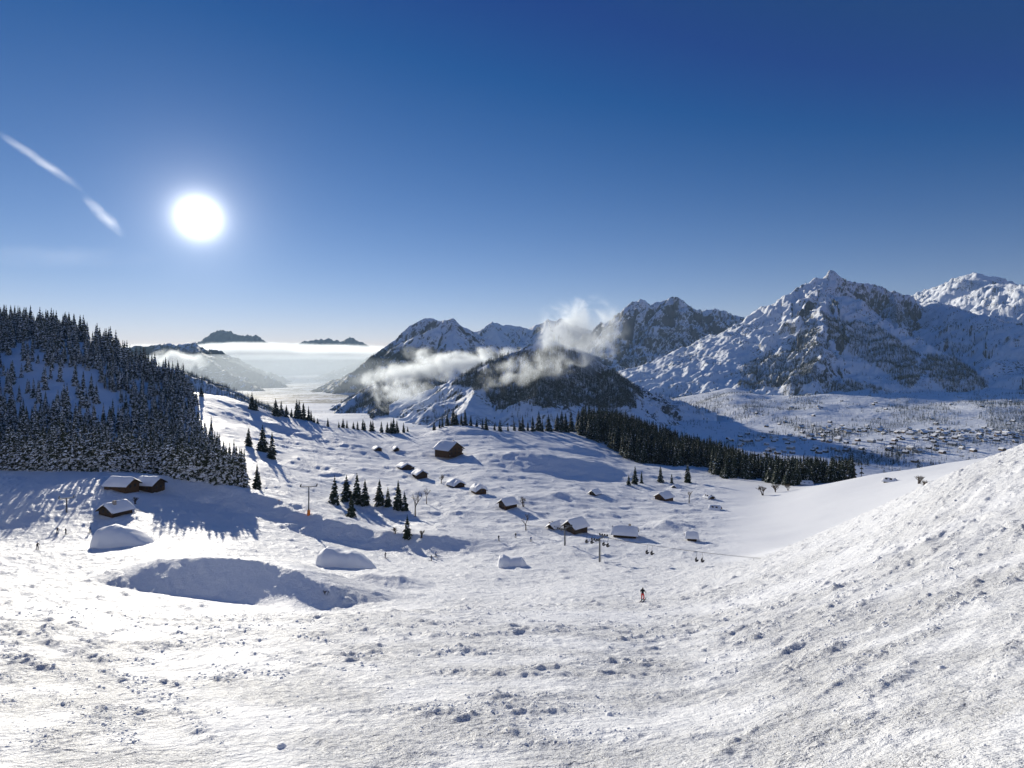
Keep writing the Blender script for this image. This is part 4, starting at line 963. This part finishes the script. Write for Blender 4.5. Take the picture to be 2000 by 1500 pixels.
# ------------------------------------------------------------------ skiers
M_JBLACK = plain('black_jacket', (0.02, 0.02, 0.025)); M_RED = plain('red_trousers', (0.55, 0.035, 0.03)); M_NAVY = plain('navy_clothes', (0.02, 0.03, 0.07)); M_SKIN = plain('skin', (0.5, 0.32, 0.24)); M_BLUEJ = plain('blue_jacket', (0.04, 0.12, 0.35))
def body_mesh():
    J = {'pel': (0, 0, .92, .145), 'wa': (0, -.03, 1.08, .14), 'ch': (0, -.09, 1.30, .17), 'nk': (0, -.12, 1.47, .07), 'hd0': (0, -.13, 1.58, .10), 'hd1': (0, -.13, 1.70, .105),
         'lh': (-.12, 0, .86, .11), 'lk': (-.15, -.13, .50, .085), 'la': (-.15, .0, .12, .065), 'lf': (-.15, -.16, .07, .06),
         'rh': (.12, 0, .86, .11), 'rk': (.15, -.13, .50, .085), 'ra': (.15, .0, .12, .065), 'rf': (.15, -.16, .07, .06),
         'ls': (-.21, -.09, 1.38, .08), 'le': (-.33, -.12, 1.14, .062), 'lw': (-.34, -.36, 1.06, .05), 'ld': (-.33, -.45, 1.05, .05),
         'rs': (.21, -.09, 1.38, .08), 're': (.33, -.12, 1.14, .062), 'rw': (.34, -.36, 1.06, .05), 'rd': (.33, -.45, 1.05, .05)}
    E = ['pel wa', 'wa ch', 'ch nk', 'nk hd0', 'hd0 hd1', 'pel lh', 'lh lk', 'lk la', 'la lf', 'pel rh', 'rh rk', 'rk ra', 'ra rf', 'ch ls', 'ls le', 'le lw', 'lw ld', 'ch rs', 'rs re', 're rw', 'rw rd']
    ks = list(J); me = D.meshes.new('body'); me.from_pydata([J[k][:3] for k in ks], [tuple(ks.index(x) for x in e.split()) for e in E], [])
    o = D.objects.new('body_tmp', me); C.objects.link(o)
    o.modifiers.new('skin', 'SKIN'); sub = o.modifiers.new('sub', 'SUBSURF'); sub.levels = 1; sub.render_levels = 1
    if not me.skin_vertices: me.skin_vertices.new()
    for k, sv in zip(ks, me.skin_vertices[0].data): sv.radius = (J[k][3],) * 2; sv.use_root = k == 'pel'
    dg = bpy.context.evaluated_depsgraph_get(); out = D.meshes.new_from_object(o.evaluated_get(dg)); D.objects.remove(o); D.meshes.remove(me)
    out.materials.clear()
    return out
BODY = body_mesh()
def skier(px, py, label, ymin, rz, top=M_JBLACK, leg=M_NAVY, size=1.0):
    p = pick(px, py, ymin); t = empty('person', (p[0], p[1], p[2] + .02), rz, size)
    me = BODY.copy()
    for m in (leg, top, M_SKIN, M_DARK): me.materials.append(m)
    for f in me.polygons:
        c = f.center; f.material_index = 3 if (c.z > 1.66 or c.z < .22) else 2 if (c.z > 1.50 and c.y < -.19) else 1 if c.z > .95 else 0
        f.use_smooth = True
    link('body', me, None, t)
    for s in (-1, 1):
        MB().box(s * .15 - .05, s * .15 + .05, -.85, .8, -.01, .02).tube((s * .15, -.85, .005), (s * .15, -1.0, .09), .05, .03, 5).build('ski', M_DARK, t)
        MB().tube((s * .34, -.43, 1.14), (s * .42, -.1, .02), .012, .01, 5).build('ski_pole', M_STEEL, t)
    return tag(t, label, 'person')
skier(1255, 1176, 'skier in black jacket and red trousers alone on the right of the slope', 60, R(150), M_JBLACK, M_RED, 1.05)
skier(73, 1074, 'skier in dark clothes nearest on the left piste', 100, R(60), size=1.05)
skier(112, 1044, 'left skier of the two side by side below the short pylon', 110, R(40))
skier(129, 1045, 'right skier of the two side by side below the short pylon', 110, R(-20))
skier(176, 1040, 'skier in blue just left of the largest snow pile', 110, R(0), M_BLUEJ)
skier(752, 1090, 'skier on the flat track left of the bank end', 110, R(80))
skier(842, 1096, 'left skier of the pair right of the humped snow pile', 110, R(80))
skier(851, 1090, 'right skier of the pair right of the humped snow pile', 110, R(60), M_BLUEJ)
skier(974, 1056, 'skier on the track above the smallest snow pile', 120, R(20))
skier(1007, 1050, 'skier standing above the others on the centre track', 120, R(20))
skier(1037, 1058, 'skier on the centre track nearest the lift pylon', 120, R(20), M_BLUEJ)

# ------------------------------------------------------------------ broken snow clods on the near slope
def clod_mesh(seed):
    r = random.Random(seed); v = []; f = []
    for j in range(4):
        for i in range(7):
            a = 6.283 * i / 7; b = (j / 3) * 1.45; k = r.uniform(.7, 1.15)
            v.append((math.cos(a) * math.cos(b) * k, math.sin(a) * math.cos(b) * k, math.sin(b) * .8 * k - .15))
    for j in range(3):
        for i in range(7): f.append((j * 7 + i, j * 7 + (i + 1) % 7, (j + 1) * 7 + (i + 1) % 7, (j + 1) * 7 + i))
    f.append(tuple(21 + i for i in range(7)))
    m = mesh('snow_clod', v, f, True); m.materials.append(M_ROOFSNOW); return m
CL = [clod_mesh(s) for s in range(4)]
csrc = []
for k, (px, Y, s, lb) in enumerate([(550, 10.4, .10, 'largest snow lump at the bottom left of centre'), (1840, 11, .08, 'round snow lump near the lower right corner'), (1190, 13, .10, 'snow lump in the lower middle of the right slope'), (760, 8.9, .07, 'snow lump at the bottom edge left of centre')]):
    p = at(px, Y); o = D.objects.new('snow_clod', CL[k]); C.objects.link(o); o.location = p; o.scale = (s, s, s); tag(o, lb, 'snow clod'); csrc.append(o)
n = 90000
px = rng.uniform(-150, 2150, n); Y = np.exp(rng.uniform(math.log(5), math.log(75), n)); X = (px - CX) / F * Y
m = chop(X, Y) + 0.35 * fbm(X, Y, 9, 2, .5, 303)
sel = rng.random(n) < np.clip(sstep(0.05, 0.7, m), 0.012, 1) * 0.55
X = X[sel]; Y = Y[sel]; Z = ground(X, Y)
hh = np.clip(rng.lognormal(-3.85, 0.5, len(X)), 0.010, 0.048) * np.clip(Y / 14, .7, 3.0)
scatter('snow_clods', np.stack([X, Y, Z, hh, rng.uniform(0, 6.28, len(X))], 1), csrc, 'broken snow clods strewn over the near slope', 'snow clods')
print('clods', len(X))

# ------------------------------------------------------------------ air: haze, valley mist, clouds
def volume_material(name, dens, aniso=0.5, col=(1, 1, 1), noise=None, step=None):
    m = D.materials.new(name); m.use_nodes = True; t = m.node_tree; t.nodes.clear()
    out = N(t, 'ShaderNodeOutputMaterial'); v = N(t, 'ShaderNodeVolumePrincipled')
    v.inputs['Color'].default_value = (*col, 1); v.inputs['Density'].default_value = dens; v.inputs['Anisotropy'].default_value = aniso
    t.links.new(v.outputs[0], out.inputs['Volume'])
    try:
        if noise: m.cycles.volume_step_rate = noise.get('step', 0.3)
        else: m.cycles.homogeneous_volume = True
    except Exception as e: print('vol', e)
    if noise:
        tcx = N(t, 'ShaderNodeTexCoord'); geo = N(t, 'ShaderNodeNewGeometry')
        mp = N(t, 'ShaderNodeMapping'); t.links.new(tcx.outputs['Generated'], mp.inputs['Vector']); mp.inputs['Location'].default_value = (-1, -1, -1); mp.inputs['Scale'].default_value = (2, 2, 2)
        ln = N(t, 'ShaderNodeVectorMath', operation='LENGTH'); t.links.new(mp.outputs[0], ln.inputs[0])
        fall = mrange(t, ln.outputs['Value'], 1.0, noise.get('core', 0.0), 0, 1, False)
        pos = geo.outputs['Position']
        if 'stretch' in noise:
            mp2 = N(t, 'ShaderNodeMapping'); t.links.new(tcx.outputs['Object'], mp2.inputs['Vector']); mp2.inputs['Scale'].default_value = noise['stretch']; pos = mp2.outputs[0]
        nn = noise_node(t, noise['scale'], 6, 0.6, pos, noise.get('dist', 0.6))
        v2 = math2(t, 'ADD', math2(t, 'MULTIPLY', nn.outputs[0], noise.get('k', 3.6)), math2(t, 'MULTIPLY', fall, noise.get('fk', 0.9)))
        dd = mrange(t, v2, noise['lo'], noise['hi'], 0, dens)
        dd = math2(t, 'MULTIPLY', dd, mrange(t, ln.outputs['Value'], 1.0, 0.7))
        t.links.new(dd, v.inputs['Density'])
    return m
hz = MB().box(-24000, 24000, -2500, 30000, -345, 1420).build('haze', volume_material('haze_air', 1.6e-5, 0.1, (0.52, 0.76, 1.0)))
tag(hz, 'thin bluish air between the mountains', 'haze', kind='stuff')
def blob(name, px, py, Y, rx, ry, rzz, mat, label, cat='cloud', tilt=0.0):
    v = []; f = []; n, m_ = 20, 12
    for j in range(m_ + 1):
        for i in range(n):
            a = 2 * math.pi * i / n; b = -math.pi / 2 + math.pi * j / m_
            v.append((math.cos(a) * math.cos(b) * rx, math.sin(a) * math.cos(b) * ry, math.sin(b) * rzz))
    for j in range(m_):
        for i in range(n): f.append((j * n + i, j * n + (i + 1) % n, (j + 1) * n + (i + 1) % n, (j + 1) * n + i))
    o = link(name, mesh(name, v, f), mat); o.location = pix(px, py, Y); o.rotation_euler = (0, tilt, -math.atan2(px - CX, F))
    return tag(o, label, cat, kind='stuff')
def CLD(dens, scale, lo=2.05, hi=2.9, **kw): return volume_material('cloud_vapour', dens, 0.45, (0.88, 0.94, 1), dict(scale=scale, lo=lo, hi=hi, **kw))
blob('cloud', 1128, 660, 2520, 250, 180, 205, CLD(0.014, 0.010, 1.9, 2.9), 'tall ragged cloud drifting over the wooded dome', tilt=R(-20))
blob('cloud', 1045, 722, 2300, 300, 120, 90, CLD(0.011, 0.014), 'thin mist trailing across the front of the wooded dome', tilt=R(-14))
blob('cloud', 780, 768, 2500, 190, 150, 95, CLD(0.011, 0.013), 'soft cloud puff hanging before the dark forest slope')
blob('cloud', 870, 715, 3300, 560, 260, 95, CLD(0.014, 0.008, 1.9, 2.8), 'long bright mist bank between the peak and the wooded dome', tilt=R(-9))
blob('cloud', 818, 692, 3900, 170, 140, 75, CLD(0.010, 0.009), 'small cloud puff in front of the slab peak')
blob('cloud', 345, 706, 4300, 240, 220, 110, CLD(0.012, 0.009, 1.9, 2.8), 'bright cloud bank caught behind the wooded hill')
blob('cloud_sea', 560, 688, 11500, 3600, 3000, 190, CLD(0.0015, 0.0013, 1.25, 2.1, core=0.3, fk=1.0, k=2.4), 'flat bright sea of cloud filling the far valley', 'cloud')
blob('valley_mist', 540, 728, 8000, 3600, 5000, 235, volume_material('valley_mist', 1.9e-4, 0.3, (0.84, 0.93, 1)), 'pale mist lying in the sunlit valley', 'mist')
# high cirrus scraps left of the sun
def CIR(d, sc, st): return volume_material('cirrus_ice', d, 0.6, (1, 1, 1), dict(scale=sc, lo=1.25, hi=2.6, k=2.4, fk=1.0, core=0.0, dist=1.2, stretch=st))
blob('cirrus', 85, 318, 14000, 1250, 260, 140, CIR(0.0009, 0.004, (0.3, 1, 1)), 'thin straight cirrus streak high at the left edge', 'cloud', R(33))
blob('cirrus', 206, 424, 14000, 720, 260, 190, CIR(0.0009, 0.004, (0.4, 1, 1)), 'short hooked cirrus scrap between the streak and the sun', 'cloud', R(46))
blob('cirrus', 110, 500, 15000, 2600, 500, 420, CIR(0.00007, 0.003, (0.25, 1, 0.6)), 'very faint cirrus veil low in the sky left of the sun', 'cloud', R(-4))
